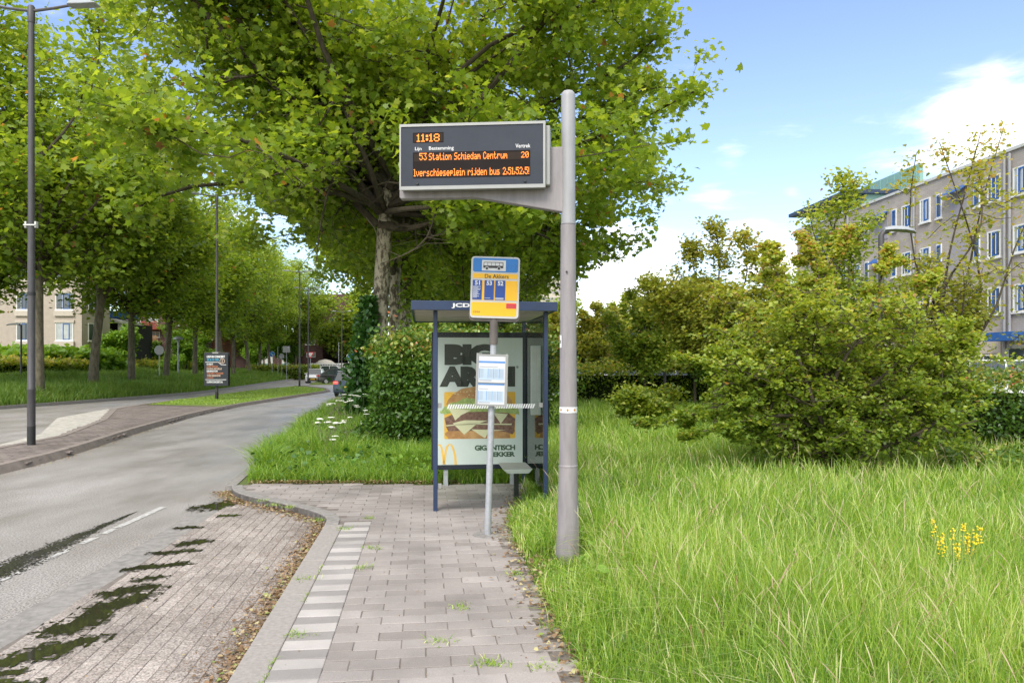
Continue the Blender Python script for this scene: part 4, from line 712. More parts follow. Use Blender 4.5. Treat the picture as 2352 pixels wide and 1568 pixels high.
for i, (u, v, Y, nb, sp) in enumerate(((776, 930, 16, 6, .16), (800, 915, 17, 4, .14), (825, 906, 17.5, 3, .10), (745, 968, 14, 5, .12), (780, 965, 14, 6, .15), (762, 980, 13.6, 4, .12), (758, 1002, 13, 2, .06), (846, 950, 15, 2, .08), (812, 930, 16.4, 3, .1))):
    X = (u - CU) / F * Y; Z = EYE - (v - CV) * Y / F; parsley(X, Y, Z, [(random.uniform(-sp, sp) * 1.3, random.uniform(-.08, .08), random.uniform(.04, .06)) for _ in range(nb)],
      ('white cow parsley below the tree trunk at the road edge', 'white cow parsley just behind the lower clumps, near the dark car', 'white cow parsley leaning against the left end of the hedge', 'white cow parsley nearest the road, left of its clump', 'broad white cow parsley in the middle of the grass bank', 'low white cow parsley under the broad one', 'single short white cow parsley lowest on the bank', 'sparse white cow parsley right in front of the hedge', 'white cow parsley half hidden in the dark hedge corner')[i])
yf = thing('yellow_flowers', 'bright yellow flowering weed in the tall grass at the right', 'wild flower', (3.04, 5.04, 0)); s = MB(); f = MB()
for j in range(14):
    dx = random.uniform(-.15, .15); dy = random.uniform(-.08, .08); H = random.uniform(.54, .70); s.tube([(dx * .3, dy * .3, 0), (dx, dy, H)], .003, 4)
    for l in range(17): z = H - random.uniform(0, .14); a = random.uniform(0, 6.28); f.lathe([(.002, z - .005), (.0075, z), (.004, z + .005)], 5, (dx + .013 * cos(a), dy + .013 * sin(a)))
s.build('stem', M['stem'], yf); f.build('blossom', M['yellow_flower'], yf)
for i, (u, v0, Y) in enumerate(((700, 935, 14.5), (735, 945, 14), (680, 985, 12.9), (720, 925, 15.5))):
    X = (u - CU) / F * Y + .5; H = EYE - (v0 - CV) * Y / F; r = thing('dry_stalk', ('tall dry branching stalk nearest the road', 'dry branching stalk beside the white flowers', 'short dry stalk low on the bank', 'dry branching stalk furthest back on the bank')[i], 'dry plant', (X, Y, 0)); s = MB()
    s.tube([(0, 0, 0), (.03, 0, H)], .004, 4)
    for j in range(14): z = random.uniform(.4, 1) * H; dx = random.uniform(-.25, .2); s.tube([(.02, 0, z), (dx * .6, 0, z + .05), (dx, random.uniform(-.1, .1), z + .14)], .002, 3); s.lathe([(.002, z + .135), (.010, z + .145), (.002, z + .155)], 4, (dx, 0))
    s.build('stalk', M['dry_stem'], r)

# ------------------------------------------------------------------ departure display on its pole
PX, PY = .51, 6.64
dp = thing('departure_display', 'electronic bus departure display on a tall mauve grey pole', 'departure board', (PX, PY, 0))
MB().lathe([(.118, -.1), (.113, .05), (.098, .35), (.088, .70), (.0855, .85)], 32).build('pole_base', M['pole_paint'], dp, True)
MB().lathe([(.0815, .853), (.0810, 1.2), (.0735, 2.2), (.068, 3.035)], 32).build('pole', M['pole_paint'], dp, True)
MB().lathe([(.0655, 3.04), (.0640, 3.6), (.0635, 4.20), (.060, 4.225), (.045, 4.245), (.02, 4.255)], 32).build('pole_top', M['pole_light'], dp, True)
MB().lathe([(.084, .84), (.0875, .846), (.0875, .858), (.083, .864)], 32).build('pole_ring', M['pole_paint'], dp, True)
st = MB()
def arc(mb, r, a0, a1, z0, z1, k=10, th=.0015):
    for i in range(k):
        b0 = R(a0 + (a1 - a0) * i / k); b1_ = R(a0 + (a1 - a0) * (i + 1) / k)
        p = [(r * cos(b0), r * sin(b0)), (r * cos(b1_), r * sin(b1_)), ((r + th) * cos(b1_), (r + th) * sin(b1_)), ((r + th) * cos(b0), (r + th) * sin(b0))]; mb.prism(p, z0, z1)
arc(st, .0795, 190, 350, 1.335, 1.388, 20, .003); o = st.build('sticker_band', M['white_print'], dp)
ar = MB()
for a in (215, 262, 310):
    for k_ in (-1, 1):
        arc(ar, .083, a - 7, a + 7, 1.357, 1.366, 4, .001)
        arc(ar, .0832, a - 3, a + 3, 1.350, 1.373, 2, .001)
ar.build('arrows', M['yellow_sticker'], o)
st = MB(); arc(st, .0785, 196, 218, 1.92, 2.035, 6, .0025); o = st.build('number_sticker', M['white_print'], dp); t_ = MB(); arc(t_, .0812, 201, 204, 1.96, 1.99, 2, .001); arc(t_, .0812, 206.5, 211, 1.96, 1.99, 2, .001); t_.build('digits', M['black_print'], o)
MB().lathe([(.010, -.0015), (.010, .004), (.006, .006)], 8, (-.02, 2.05), 'y').build('bolt', M['lamp_black'], dp).location = (0, -.084, .55)
# arm and case, turned a little
TH = R(-4.5)
arm = bpy.data.objects.new('arm', None)
def rotpart(o): o.rotation_euler = (0, 0, TH); return o
# bracket plate, local coordinates about the pole axis
br = MB(); pts = [(-1.545, 3.305), (-1.535, 3.29), (-.86, 3.292), (-.75, 3.275), (-.045, 3.145), (-.045, 3.735), (-1.545, 3.715)]
br.prismy(pts, -.045, .045); rotpart(br.build('bracket', M['pole_paint'], dp, bevel=.008))
X0, X1, ZB, ZT = -1.512, -.205, 3.352, 3.925; YF = -.165
bx = MB(); bx.box(X0, X1, YF + .012, -.047, ZB, ZT); case = rotpart(bx.build('display_case', M['silver'], dp, bevel=.006))
bk = MB(); bk.box(X0 + .03, X1 + .045, -.046 + .092, .15, ZB + .01, ZT - .015); bk.box(X1 + .002, X1 + .045, -.12, .15, ZB + .02, ZT - .02); bk.build('rear_case', M['silver'], case, bevel=.008)
fr = MB()
for (a, b, c_, d_) in ((X0 - .004, X1 + .004, ZT - .018, ZT + .006), (X0 - .004, X1 + .004, ZB - .012, ZB + .020), (X0 - .004, X0 + .010, ZB + .02, ZT - .018), (X1 - .016, X1 + .004, ZB + .02, ZT - .018)): fr.box(a, b, YF - .004, YF + .0119, c_, d_)
fr.build('case_frame', M['silver'], case)
fc = MB(); fc.box(X0 + .010, X1 - .016, YF + .004, YF + .0118, ZB + .02, ZT - .018); fc.build('face_panel', M['face_grey'], case)
def fx(u): return X0 + (u - 925.2) / 335.8 * (X1 - X0)
def fz(u, v): s = (u - 925.2) / 335.8; return ZT + .006 - (v - (289.4 - 7.6 * s)) / (144.1 + 3.1 * s) * (ZT - ZB + .018)
r1 = lambda zx: 862.4 + .2167 * zx
r1y = lambda zy: 235.2 + .2167 * zy
def frect(mb, zx0, zx1, zy0, zy1, y0, y1):
    um = r1((zx0 + zx1) / 2); a, b = fx(r1(zx0)), fx(r1(zx1)); mb.box(a, b, y0, y1, fz(um, r1y(zy1)), fz(um, r1y(zy0)))
    return mb
scn = MB(); frect(scn, 430, 760, 330, 432, YF + .0015, YF + .0042); frect(scn, 430, 1683, 522, 785, YF + .0015, YF + .0042); scn.build('screen', M['screen'], case)
rw = MB(); frect(rw, 443, 750, 343, 423, YF + .0005, YF + .0016); frect(rw, 443, 1672, 540, 614, YF + .0005, YF + .0016); frect(rw, 443, 1672, 704, 772, YF + .0005, YF + .0016); rw.build('lit_rows', M['screen_row'], case)
FONT = {'0': '3E5149453E', '1': '00427F4000', '2': '4261514946', '3': '2141454B31', '5': '2745454539', '8': '3649494936', ':': '0036360000', ',': '0050300000', '!': '00005F0000', 'C': '3E41414122', 'S': '4649494931', 'a': '2054545478', 'b': '7F48444438', 'c': '3844444420',
        'd': '384444487F', 'e': '3854545418', 'h': '7F08040478', 'i': '00447D4000', 'j': '2040443D00', 'l': '00417F4000', 'm': '7C04180478', 'n': '7C08040478', 'o': '3844444438', 'p': '7C14141408', 'r': '7C08040408', 's': '4854545420', 't': '043F444020', 'u': '3C4040207C', 'v': '1C2040201C', ' ': '000000'}
def led(mb, txt, zx0, zx1, zy0, zy1):
    cols = []
    for ch in txt:
        h_ = FONT[ch]; c_ = [int(h_[i:i + 2], 16) for i in range(0, len(h_), 2)]
        if ch != ' ':
            while c_ and c_[0] == 0: c_.pop(0)
            while c_ and c_[-1] == 0: c_.pop()
        cols += c_ + [0]
    cols.pop(); n = len(cols); xa, xb = fx(r1(zx0)), fx(r1(zx1)); pw = (xb - xa) / n; um = r1((zx0 + zx1) / 2); za, zb = fz(um, r1y(zy1)), fz(um, r1y(zy0)); ph = (zb - za) / 7
    for i, c_ in enumerate(cols):
        for j in range(7):
            if c_ >> j & 1: x = xa + i * pw; z = zb - (j + 1) * ph; mb.box(x + pw * .10, x + pw * .90, YF - .0012, YF + .0004, z + ph * .12, z + ph * .88)
le = MB(); led(le, '11:18', 472, 718, 345, 425); led(le, '53', 500, 580, 540, 612); led(le, 'Station Schiedam Centrum', 603, 1440, 534, 606); led(le, '20', 1588, 1668, 528, 590); led(le, 'lverschieseplein rijden bus 2,51,52,5!', 440, 1672, 694, 768); le.build('led_text', M['led'], case)
def ft(b, zx0, zx1, zy0, zy1):
    um = r1((zx0 + zx1) / 2); text(b, fx(r1(zx0)), fx(r1(zx1)), fz(um, r1y(zy1)), fz(um, r1y(zy0)), YF + .0035, M['white_print'], case, bold=.01)
ft('Lijn', 453, 523, 478, 522); ft('Bestemming', 603, 870, 470, 518); ft('Vertrek', 1528, 1685, 448, 488)
kn = MB(); 
for zx, zy in ((478, 852), (1628, 828)): kn.lathe([(.010, YF - .012), (.012, YF - .004), (.012, YF + .005)], 12, (fx(r1(zx)), fz(r1(zx), r1y(zy))), 'y')
kn.build('locks', M['lamp_black'], case, True)

# ------------------------------------------------------------------ bus stop sign
bs = thing('bus_stop_sign', 'yellow and blue bus stop sign on a thin galvanised pole in front of the shelter', 'bus stop sign', (-.254, 7.62, 0)); bs.rotation_euler = (0, R(1.75), 0)
XO = -1128 / 220.5
hx = lambda zx: (901.6 + .19 * zx - 1138) / 220.5; hz = lambda zy: 1.75 + (842 - 564.5 - .19 * zy) / 220.5
MB().lathe([(.036, 0), (.036, .25), (.034, .27), (.033, 2.10)], 20).build('pole', M['galv'], bs, True)
MB().lathe([(.040, 1.98), (.044, 2.0), (.044, 2.12), (.048, 2.26)], 20).build('socket', M['socket'], bs, True)
MB().lathe([(.15, -.03), (.15, .004), (.05, .010)], 20).build('foot_collar', M['kerb'], bs, True)
def rrect(x0, x1, z0, z1, r, k=5):
    p = []
    for cx, cz, a in ((x1 - r, z1 - r, 0), (x0 + r, z1 - r, 90), (x0 + r, z0 + r, 180), (x1 - r, z0 + r, 270)):
        for i in range(k + 1): w = R(a + 90 * i / k); p.append((cx + r * cos(w), cz + r * sin(w)))
    return p
HX0, HX1, HZ0, HZ1 = hx(952), hx(1535), hz(878), hz(142)
head = MB().prismy(rrect(HX0, HX1, HZ0, HZ1, .035), -.06, .03).build('sign_head', M['tram_white'], bs)
cs = MB(); cs.prismy(rrect(HX0 - .008, HX1 + .012, HZ0 - .028, hz(665), .04), -.035, .055); cs.build('housing', M['socket'], head)
def hp(name, zx0, zx1, zy0, zy1, m, y=-.0625, r=.004):
    return MB().prismy(rrect(hx(zx0), hx(zx1), hz(zy1), hz(zy0), r), y, -.059).build(name, m, head)
hp('blue_panel', 974, 1514, 160, 326, M['sign_blue'], r=.02); hp('name_strip', 974, 1514, 346, 402, M['yellow']); hp('route_panel', 974, 1512, 426, 664, M['yellow']); hp('number_panel', 966, 1508, 688, 852, M['yellow'], r=.02)
hp('pictogram_field', 1080, 1366, 185, 312, M['white_print'], -.0650)
pg = MB(); Q = lambda zx, zy: (hx(zx), hz(zy))
pg.prismy([Q(1098, 278), Q(1096, 250), Q(1336, 250), Q(1336, 278)], -.0668, -.0649)
for a, b in ((1100, 1106), (1147, 1151), (1193, 1197), (1240, 1244), (1287, 1291), (1329, 1336)): pg.prismy([Q(a, 252), Q(b, 252), Q(b, 212), Q(a, 212)], -.0664, -.0649)
pg.prismy([Q(1100, 214), Q(1336, 214), Q(1332, 207), Q(1110, 207)], -.0666, -.0649); pg.build('bus_symbol', M['black_print'], head)
w1 = MB(); w2 = MB()
for zx in (1140, 1285): w1.lathe([(.019, -.0674), (.019, -.0650)], 16, Q(zx, 283), 'y'); w2.lathe([(.0135, -.0690), (.0135, -.0650)], 14, Q(zx, 283), 'y')
w1.build('wheel_arch', M['white_print'], head); w2.build('bus_wheel', M['black_print'], head)
sp_ = MB()
for _ in range(26): zx = random.uniform(1370, 1505); zy = random.uniform(225, 300); sp_.lathe([(.0022, -.0640), (.0022, -.0622)], 6, Q(zx, zy), 'y')
sp_.build('speckles', M['black_print'], head)
def htx(b, zx0, zx1, zy0, zy1, m, bold=.0, y=-.0625, nm='lettering'): text(b, hx(zx0), hx(zx1), hz(zy1), hz(zy0), y, m, head, nm, bold, .001)
htx('De Akkers', 1118, 1405, 352, 400, M['black_print'], .012)
for (a, b, t_, tx0, tx1) in ((975, 1088, '51', 1003, 1062), (1117, 1232, '53', 1142, 1206), (1247, 1368, '52', 1276, 1342)):
    hp('route_strip', a, b, 425, 660, M['deep_blue'], -.0650); htx(t_, tx0, tx1, 432, 486, M['white_print'], .035, -.0650)
tl = MB()
for i in range(11):
    zy = 500 + i * 13; tl.box(hx(980), hx(980 + random.uniform(50, 98)), -.0662, -.0649, hz(zy + 6), hz(zy))
for zy in (634, 646): tl.box(hx(1252), hx(1350), -.0662, -.0649, hz(zy + 7), hz(zy))
tl.box(hx(1122), hx(1190), -.0660, -.0649, hz(642), hz(638)); tl.build('small_print', M['white_print'], head)
hp('red_label', 1385, 1505, 697, 758, M['red'], -.0650); htx('532', 1398, 1468, 722, 752, M['orange'], 0, -.0650); htx('2204', 990, 1070, 795, 818, M['black_print'], .0)
# timetable case : picture coordinates of the third close-up
tx = lambda zx: (901.6 + .2 * zx - 1133) / 220.5; tz = lambda zy: 1.75 + (105 - .2 * zy) / 220.5
tcs = MB().box(tx(975), tx(1330), -.075, -.040, tz(970), tz(382)).build('timetable_case', M['silver'], bs, bevel=.004)
e = MB(); e.box(tx(972), tx(995), -.085, -.0751, tz(968), tz(372)); e.box(tx(1305), tx(1332), -.085, -.0751, tz(975), tz(375)); e.box(tx(995), tx(1305), -.083, -.0751, tz(400), tz(382)); e.box(tx(995), tx(1305), -.083, -.0751, tz(970), tz(950)); e.build('case_rim', M['silver'], tcs)
MB().box(tx(997), tx(1303), -.0768, -.0751, tz(950), tz(400)).build('paper', M['paper'], tcs)
for z0_, z1_ in ((482, 460), (733, 714)): MB().box(tx(1000), tx(1298), -.0782, -.0767, tz(z0_), tz(z1_)).build('blue_bar', M['mid_blue'], tcs)
for z0_, z1_ in ((672, 545), (925, 800)): MB().box(tx(1002), tx(1290), -.0778, -.0767, tz(z0_), tz(z1_)).build('time_table', M['paper_blue'], tcs)
ln = MB()
for zx in (1008, 1106, 1168, 1232): MB().box(tx(zx), tx(zx + 5), -.0788, -.0777, tz(655), tz(545)).build('column_line', M['mid_blue'], tcs)
for zx in (1003, 1095, 1158, 1222): MB().box(tx(zx), tx(zx + 5), -.0788, -.0777, tz(905), tz(800)).build('column_line', M['mid_blue'], tcs)
gl_ = MB()
for zy0, zy1, x1_ in ((524, 529, 1222), (774, 779, 1115), (676, 684, 1150), (928, 936, 1140)): gl_.box(tx(1012), tx(x1_), -.0790, -.0766, tz(zy1), tz(zy0))
for c0, zy0 in ((1012, 552), (1115, 552), (1175, 552), (1236, 552), (1012, 806), (1105, 806), (1165, 806), (1228, 806)):
    for k_ in range(14): gl_.box(tx(c0 + 4), tx(c0 + 44), -.0784, -.0777, tz(zy0 + k_ * 7 + 2), tz(zy0 + k_ * 7))
gl_.build('fine_print', M['grey_print'], tcs)
MB().box(tx(985), tx(1312), -.0855, -.0751, tz(712), tz(700)).build('middle_rail', M['silver'], tcs)
MB().box(-.05, .05, -.042, .045, 1.84, 1.88).build('clamp', M['galv'], bs)

# ------------------------------------------------------------------ bus shelter
sh = thing('bus_shelter', 'navy blue glass bus shelter with a lit burger poster at its far end', 'bus shelter', (-.933, 8.91, 0), ANG)
SW, SL = 1.36, 1.85
for (x, y) in ((0, 0), (SW, 0), (SW, SL + .12)): MB().box(x - .026, x + .026, y - .04, y + .04, -.02, 2.43).build('post', M['navy'], sh, bevel=.006)
rf = MB().box(-.26, SW + .07, -.25, SL + .35, 2.435, 2.45).build('roof', M['soffit'], sh)
fa = MB(); a0, a1, b0_, b1_ = -.29, SW + .10, -.28, SL + .38
fa.box(a0, a1, b0_, b0_ + .03, 2.42, 2.53); fa.box(a0, a1, b1_ - .03, b1_, 2.42, 2.53); fa.box(a0, a0 + .03, b0_ + .03, b1_ - .03, 2.42, 2.53); fa.box(a1 - .03, a1, b0_ + .03, b1_ - .03, 2.42, 2.53); fa.box(a0 + .03, a1 - .03, b0_ + .03, b1_ - .03, 2.50, 2.525); fa.build('fascia', M['navy'], rf, bevel=.004)
text('JCDecaux', .185, .70, 2.441, 2.503, b0_ - .0005, M['white_print'], rf, bold=.04)
g = MB().box(.035, SW - .035, -.005, .005, .12, 2.36).build('end_glass', M['glass'], sh)
cpx = lambda u: (u - 1000) / 188.5 * 1.0
bd = MB(); zc = EYE - (933 - CV) * 8.95 / F; xx = .14
while xx < 1.20: bd.prismy([(xx, zc - .027), (xx + .018, zc - .027), (xx + .038, zc + .027), (xx + .020, zc + .027)], -.0070, -.0052); xx += .030
bd.build('hatched_band', M['white_print'], g)
for x, z in ((.05, zc + .015), (.05, .30), (SW - .06, zc + .01)): MB().box(x - .025, x + .025, -.02, .015, z - .03, z + .03).build('glass_clamp', M['silver'], sh, bevel=.004)
MB().box(SW - .003, SW + .007, .05, SL - .02, .12, 2.38).build('back_glass', M['glass_side'], sh)
cse = MB(); cse.box(SW - .13, SW - .04, .34, .40, 1.13, 2.02); cse.box(SW - .05, SW - .012, .30, .95, 1.13, 2.02); cse.build('info_case', M['tram_white'], sh, bevel=.006)
# seat
se = MB(); se.prismy([(.86, .445), (1.24, .445), (1.19, .39), (.92, .39)], .28, .95); seat = se.build('seat', M['tram_white'], sh, bevel=.004)
sg = MB()
for k_ in range(16): x = .875 + k_ * .0225; sg.box(x, x + .008, .30, .93, .4452, .4475)
sg.build('seat_ribs', M['sill'], seat)
MB().box(1.03, 1.09, .50, .56, -.02, .392).build('seat_leg', M['lamp_black'], sh)
# advertising box
py = SL - .03
pxx = lambda zx: -.026 + (zx - 450) / 1110 * 1.434; pzz = lambda zy: 1.75 - (zy * .2 - 105) * .00644
ad = MB(); ad.box(pxx(450), pxx(1560), py, py + .14, pzz(1697), pzz(130)); adb = ad.build('poster_box', M['navy_dark'], sh, bevel=.008)
def q_(zx, zy): return (pxx(zx), pzz(zy))
MB().box(pxx(522), pxx(1492), py - .004, py - .0002, pzz(1642), pzz(192)).build('poster', M['poster'], adb)
MB().prismy(rrect(pxx(593), pxx(1408), pzz(1348), pzz(812), .02), py - .0052, py - .0038).build('poster_field', M['poster_yellow'], adb)
def blob(pts, name, m, d, j=.004, sub=3):
    P_ = [q_(*p) for p in pts]; o_ = []
    for i in range(len(P_)):
        a = np.array(P_[i]); b = np.array(P_[(i + 1) % len(P_)])
        for k_ in range(sub): p = a + (b - a) * k_ / sub; o_.append((p[0] + random.uniform(-j, j), p[1] + random.uniform(-j, j)))
    return MB().prismy(o_, py - .0040 - d, py - .0036).build(name, m, adb)
blob([(612, 960), (640, 900), (700, 830), (800, 775), (930, 752), (1060, 752), (1200, 780), (1300, 830), (1360, 900), (1380, 960)], 'bun_print', M['bun'], .0022)
blob([(600, 1290), (640, 1345), (1350, 1345), (1345, 1250), (900, 1235), (640, 1250)], 'bun_print', M['bun'], .0022)
blob([(540, 1040), (600, 980), (660, 940), (760, 915), (830, 880), (950, 890), (1300, 930), (1440, 1000), (1455, 1080), (1330, 1060), (1100, 1040), (700, 1050), (600, 1070)], 'lettuce_print', M['lettuce'], .0030, .010, 5)
blob([(596, 1110), (700, 1060), (850, 1045), (1090, 1040), (1330, 1060), (1408, 1120), (1400, 1180), (1250, 1190), (850, 1180), (620, 1200)], 'patty_print', M['patty'], .0036)
blob([(610, 1200), (700, 1190), (1000, 1155), (1300, 1170), (1400, 1180), (1400, 1270), (1370, 1300), (1200, 1250), (900, 1255), (640, 1260)], 'patty_print', M['patty'], .0042)
for tri in ([(645, 1000), (900, 1020), (780, 1080), (720, 1135)], [(1150, 1050), (1320, 1070), (1240, 1180)], [(690, 1170), (820, 1135), (1090, 1140), (950, 1190), (820, 1300)], [(610, 1190), (900, 1170), (1370, 1180), (1360, 1195), (900, 1185), (620, 1200)], [(900, 1240), (1300, 1250), (1100, 1265), (1060, 1345)]): blob(tri, 'cheese_print', M['cheese'], .0050, .002)
sd = MB()
for _ in range(45): zx = random.uniform(680, 1280); zy = random.uniform(785, 880); sd.prismy([q_(zx, zy), q_(zx + 9, zy - 3), q_(zx + 12, zy + 4), q_(zx + 3, zy + 6)], py - .0070, py - .0060)
sd.build('seed_print', M['cheese'], adb)
def ptx(b, zx0, zx1, zy0, zy1, m, bold=.03, sp=1): text(b, pxx(zx0), pxx(zx1), pzz(zy1), pzz(zy0), py - .0045, m, adb, bold=bold, space=sp, ext=.0012)
ptx('BIG', 597, 1180, 265, 508, M['poster_dark'], .085, .93); ptx('ARCH', 540, 1406, 518, 756, M['poster_dark'], .085, .93); ptx('GIGANTISCH', 940, 1406, 1422, 1484, M['poster_green'], .05, .92); ptx('LEKKER', 1110, 1406, 1502, 1558, M['poster_green'], .05, .92)
def ring(x, z, r, w, y0, y1, mb, a0=0, a1=360, sx=1.0, k=24):
    for i in range(k):
        b0 = R(a0 + (a1 - a0) * i / k); b1_ = R(a0 + (a1 - a0) * (i + 1) / k)
        mb.prismy([(x + r * sx * cos(b0), z + r * sin(b0)), (x + r * sx * cos(b1_), z + r * sin(b1_)), (x + (r - w) * sx * cos(b1_), z + (r - w) * sin(b1_)), (x + (r - w) * sx * cos(b0), z + (r - w) * sin(b0))], y0, y1)
rg = MB(); ring(*q_(1432, 528), .018, .004, py - .0055, py - .0038, rg); rg.build('trademark_ring', M['poster_dark'], adb); ptx('R', 1425, 1440, 519, 537, M['poster_dark'], .03)
am = MB()
def archcurve(pts, wd):
    P_ = smoothpts([q_(*p) for p in pts], 3)
    for i in range(len(P_) - 1):
        t0, t1 = i / (len(P_) - 1), (i + 1) / (len(P_) - 1); w0 = wd(t0); w1 = wd(t1); am.prismy([(P_[i][0] - w0, P_[i][1]), (P_[i + 1][0] - w1, P_[i + 1][1]), (P_[i + 1][0] + w1, P_[i + 1][1]), (P_[i][0] + w0, P_[i][1])], py - .0058, py - .0038)
archcurve([(594, 1635), (600, 1545), (615, 1450), (640, 1412), (660, 1402), (680, 1420), (705, 1490), (720, 1560), (722, 1640)], lambda t: .019 - .004 * sin(pi * t))
archcurve([(590, 1635), (580, 1545), (565, 1450), (548, 1412), (538, 1406), (530, 1412), (526, 1420)], lambda t: .019 - .012 * t)
am.build('arches_print', M['arch'], adb)
for zx in (612, 1375): MB().box(pxx(zx) - .032, pxx(zx) + .032, py + .03, py + .10, -.02, pzz(1697) + .002).build('panel_leg', M['galv'], sh)

# ------------------------------------------------------------------ lamps
def double_lamp(label, X, Y, H, z0=0):
    r = thing('street_lamp', label, 'street lamp', (X, Y, z0), 0, 'double-armed street lamps on the median')
    MB().lathe([(.085, -.05), (.085, .42)], 16).build('pole_foot', M['lamp_black'], r, True)
    MB().lathe([(.083, .42), (.083, 1.22), (.088, 1.23), (.088, 1.26), (.078, 1.28), (.076, 3.6), (.070, 5), (.060, H)], 16).build('pole', M['lamp_paint'], r, True)
    MB().lathe([(.070, H - .35), (.075, H - .33), (.075, H), (.05, H + .04)], 16).build('pole_top', M['lamp_paint'], r, True)
    for s in (-1, 1):
        MB().tube([(s * .04, 0, H - .08), (s * .5, 0, H - .02), (s * .95, 0, H + .06)], [.035, .032, .03], 8).build('arm', M['lamp_paint'], r, True)
        q = MB(); q.prismy([(s * .85, H + .02), (s * .9, H + .10), (s * 1.2, H + .14), (s * 1.48, H + .08), (s * 1.5, H + .05), (s * 1.2, H + .03)], -.13, .13); q.build('lamp_head', M['lamp_head'], r, bevel=.02)
    return r
l1 = double_lamp('near double-armed street lamp at the left edge', (72 - CU) / F * 16.4, 16.4, 9.8)
cb_ = MB(); cb_.box(-.13, -.09, -.04, .04, 4.86, 5.0); cb_.box(.09, .13, -.04, .04, 4.86, 5.0); cb_.box(-.13, .13, -.085, -.06, 4.9, 4.93); cb_.build('bracket', M['tram_white'], l1)
MB().lathe([(.086, 3.35), (.086, 3.42)], 16).build('dark_band', M['lamp_black'], l1, True)
double_lamp('double-armed street lamp carrying the black concert board', (498 - CU) / F * 39, 39, 10.9)
double_lamp('double-armed street lamp on the tip of the median', (688 - CU) / F * 65, 65, 10.2)
double_lamp('double-armed street lamp beside the white oncoming car', (707.6 - CU) / F * 79, 79, 10.2)
double_lamp('furthest double-armed street lamp, before the brown building', (785 - CU) / F * 108, 108, 9.9)
def curved_lamp(label, u, vt, Y, L_, z0=0):
    H = EYE + (CV - vt) * Y / F - z0; r = thing('street_light', label, 'street light', ((u - CU) / F * Y, Y, z0), 0, 'single-arm street lights by the parking')
    MB().lathe([(.06, 0), (.06, 1), (.045, H - .3)], 12).build('pole', M['lamp_paint'], r, True)
    MB().tube([(0, 0, H - .32), (0, 0, H - .1), (.04, 0, H - .04), (.12, 0, H - .02)], [.05, .05, .048, .045], 10).build('elbow', M['lamp_paint'], r, True)
    q = MB(); prof = [(.05, -.05, .045), (.08, .02, .07), (.35, .03, .10), (.7, .015, .11), (1.0, -.02, .08), (1.12, -.05, .02)]; vs = []; k = 10
    for (x, zc_, w) in prof:
        for j in range(k): a = 2 * pi * j / k; vs.append((x * L_ / 1.12, w * cos(a) * 1.1, H + zc_ * .6 - .02 + (w * .75 if sin(a) > 0 else .02) * sin(a)))
    q.add(vs, [(i * k + j, i * k + (j + 1) % k, (i + 1) * k + (j + 1) % k, (i + 1) * k + j) for i in range(len(prof) - 1) for j in range(k)] + [tuple(range(k)), tuple(range((len(prof) - 1) * k, len(prof) * k))])
    q.build('lamp_head', M['lamp_head'], r, True); return r
curved_lamp('largest curved street light standing up behind the broad bush', 2024, 528, 13.1, .62)
curved_lamp('middle curved street light among the hawthorns', 1527, 690, 27.5, .62)
curved_lamp('small curved street light right of the big grey pole', 1343.5, 744, 41, .74)
curved_lamp('tiny curved street light between shelter and grey pole', 1262, 762, 58, .9)
curved_lamp('curved street light before the beige building', 48.5, 745, 44, .9).rotation_euler = (0, 0, pi)
mlp = thing('park_lamp', 'pale park lamp with mushroom top before the brown flats', 'park lamp', ((409 - CU) / F * 62, 62, 0)); Hm = EYE + (842 - 778) * 62 / F
MB().lathe([(.08, 0), (.06, Hm - .3)], 10).build('pole', M['galv'], mlp, True); MB().lathe([(.10, Hm - .3), (.12, Hm - .1), (.42, Hm - .05), (.36, Hm + .08), (.1, Hm + .22)], 16).build('lamp_shade', M['lamp_head'], mlp, True)
# concert board on the second lamp
Y = 38.8; cx = (496.6 - CU) / F * Y; z6 = lambda zy: EYE + (CV - (705.6 + .2 * zy)) * Y / F; x6 = lambda zx: ((392 + .2 * zx) - CU) / F * Y - cx
cbd = thing('concert_board', 'black concert poster board fixed round the second street lamp', 'poster board', (cx, Y, 0))
cb0 = MB().box(x6(388), x6(665), -.06, -.02, z6(902), z6(518)).build('board', M['board_black'], cbd, bevel=.01); MB().box(x6(388), x6(665), .16, .20, z6(902), z6(518)).build('board', M['board_black'], cbd)
MB().box(x6(485), x6(553), -.07, .20, z6(530), z6(516) + .01).build('clip', M['silver'], cbd)
def ct(b, zx0, zx1, zy0, zy1, m, bold=.04): text(b, x6(zx0), x6(zx1), z6(zy1), z6(zy0), -.0605, m, cb0, bold=bold, ext=.003)
ct('UUF IN CONCERT', 420, 628, 553, 580, M['white_print'], .06); ct('22 & 23 MEI', 422, 556, 590, 614, M['cyan']); ct('DI-RECT', 420, 494, 642, 662, M['white_print']); ct('CHEF SPECIAL', 420, 552, 668, 690, M['orange']); ct('DAVINA MICHELLE', 420, 592, 695, 716, M['tan']); ct('KENSINGTON', 420, 544, 722, 742, M['white_print'])
ct('THE DIRTY DADDIES', 420, 610, 747, 768, M['orange']); ct('YVES BERENDSE', 420, 577, 774, 795, M['tan']); ct('& SUZAN', 420, 494, 800, 815, M['orange']); ct('UUFINCONCERT.NL', 420, 605, 845, 868, M['white_print'])
lb6 = MB(); lb6.box(x6(405), x6(555), -.064, -.0599, z6(632), z6(626)); lb6.box(x6(585), x6(642), -.064, -.0599, z6(663), z6(657)); lb6.prismy([(x6(553), z6(626)), (x6(590), z6(657)), (x6(588), z6(664)), (x6(551), z6(632))], -.064, -.0599); lb6.box(x6(405), x6(642), -.064, -.0599, z6(833), z6(827)); lb6.build('white_lines', M['white_print'], cb0)
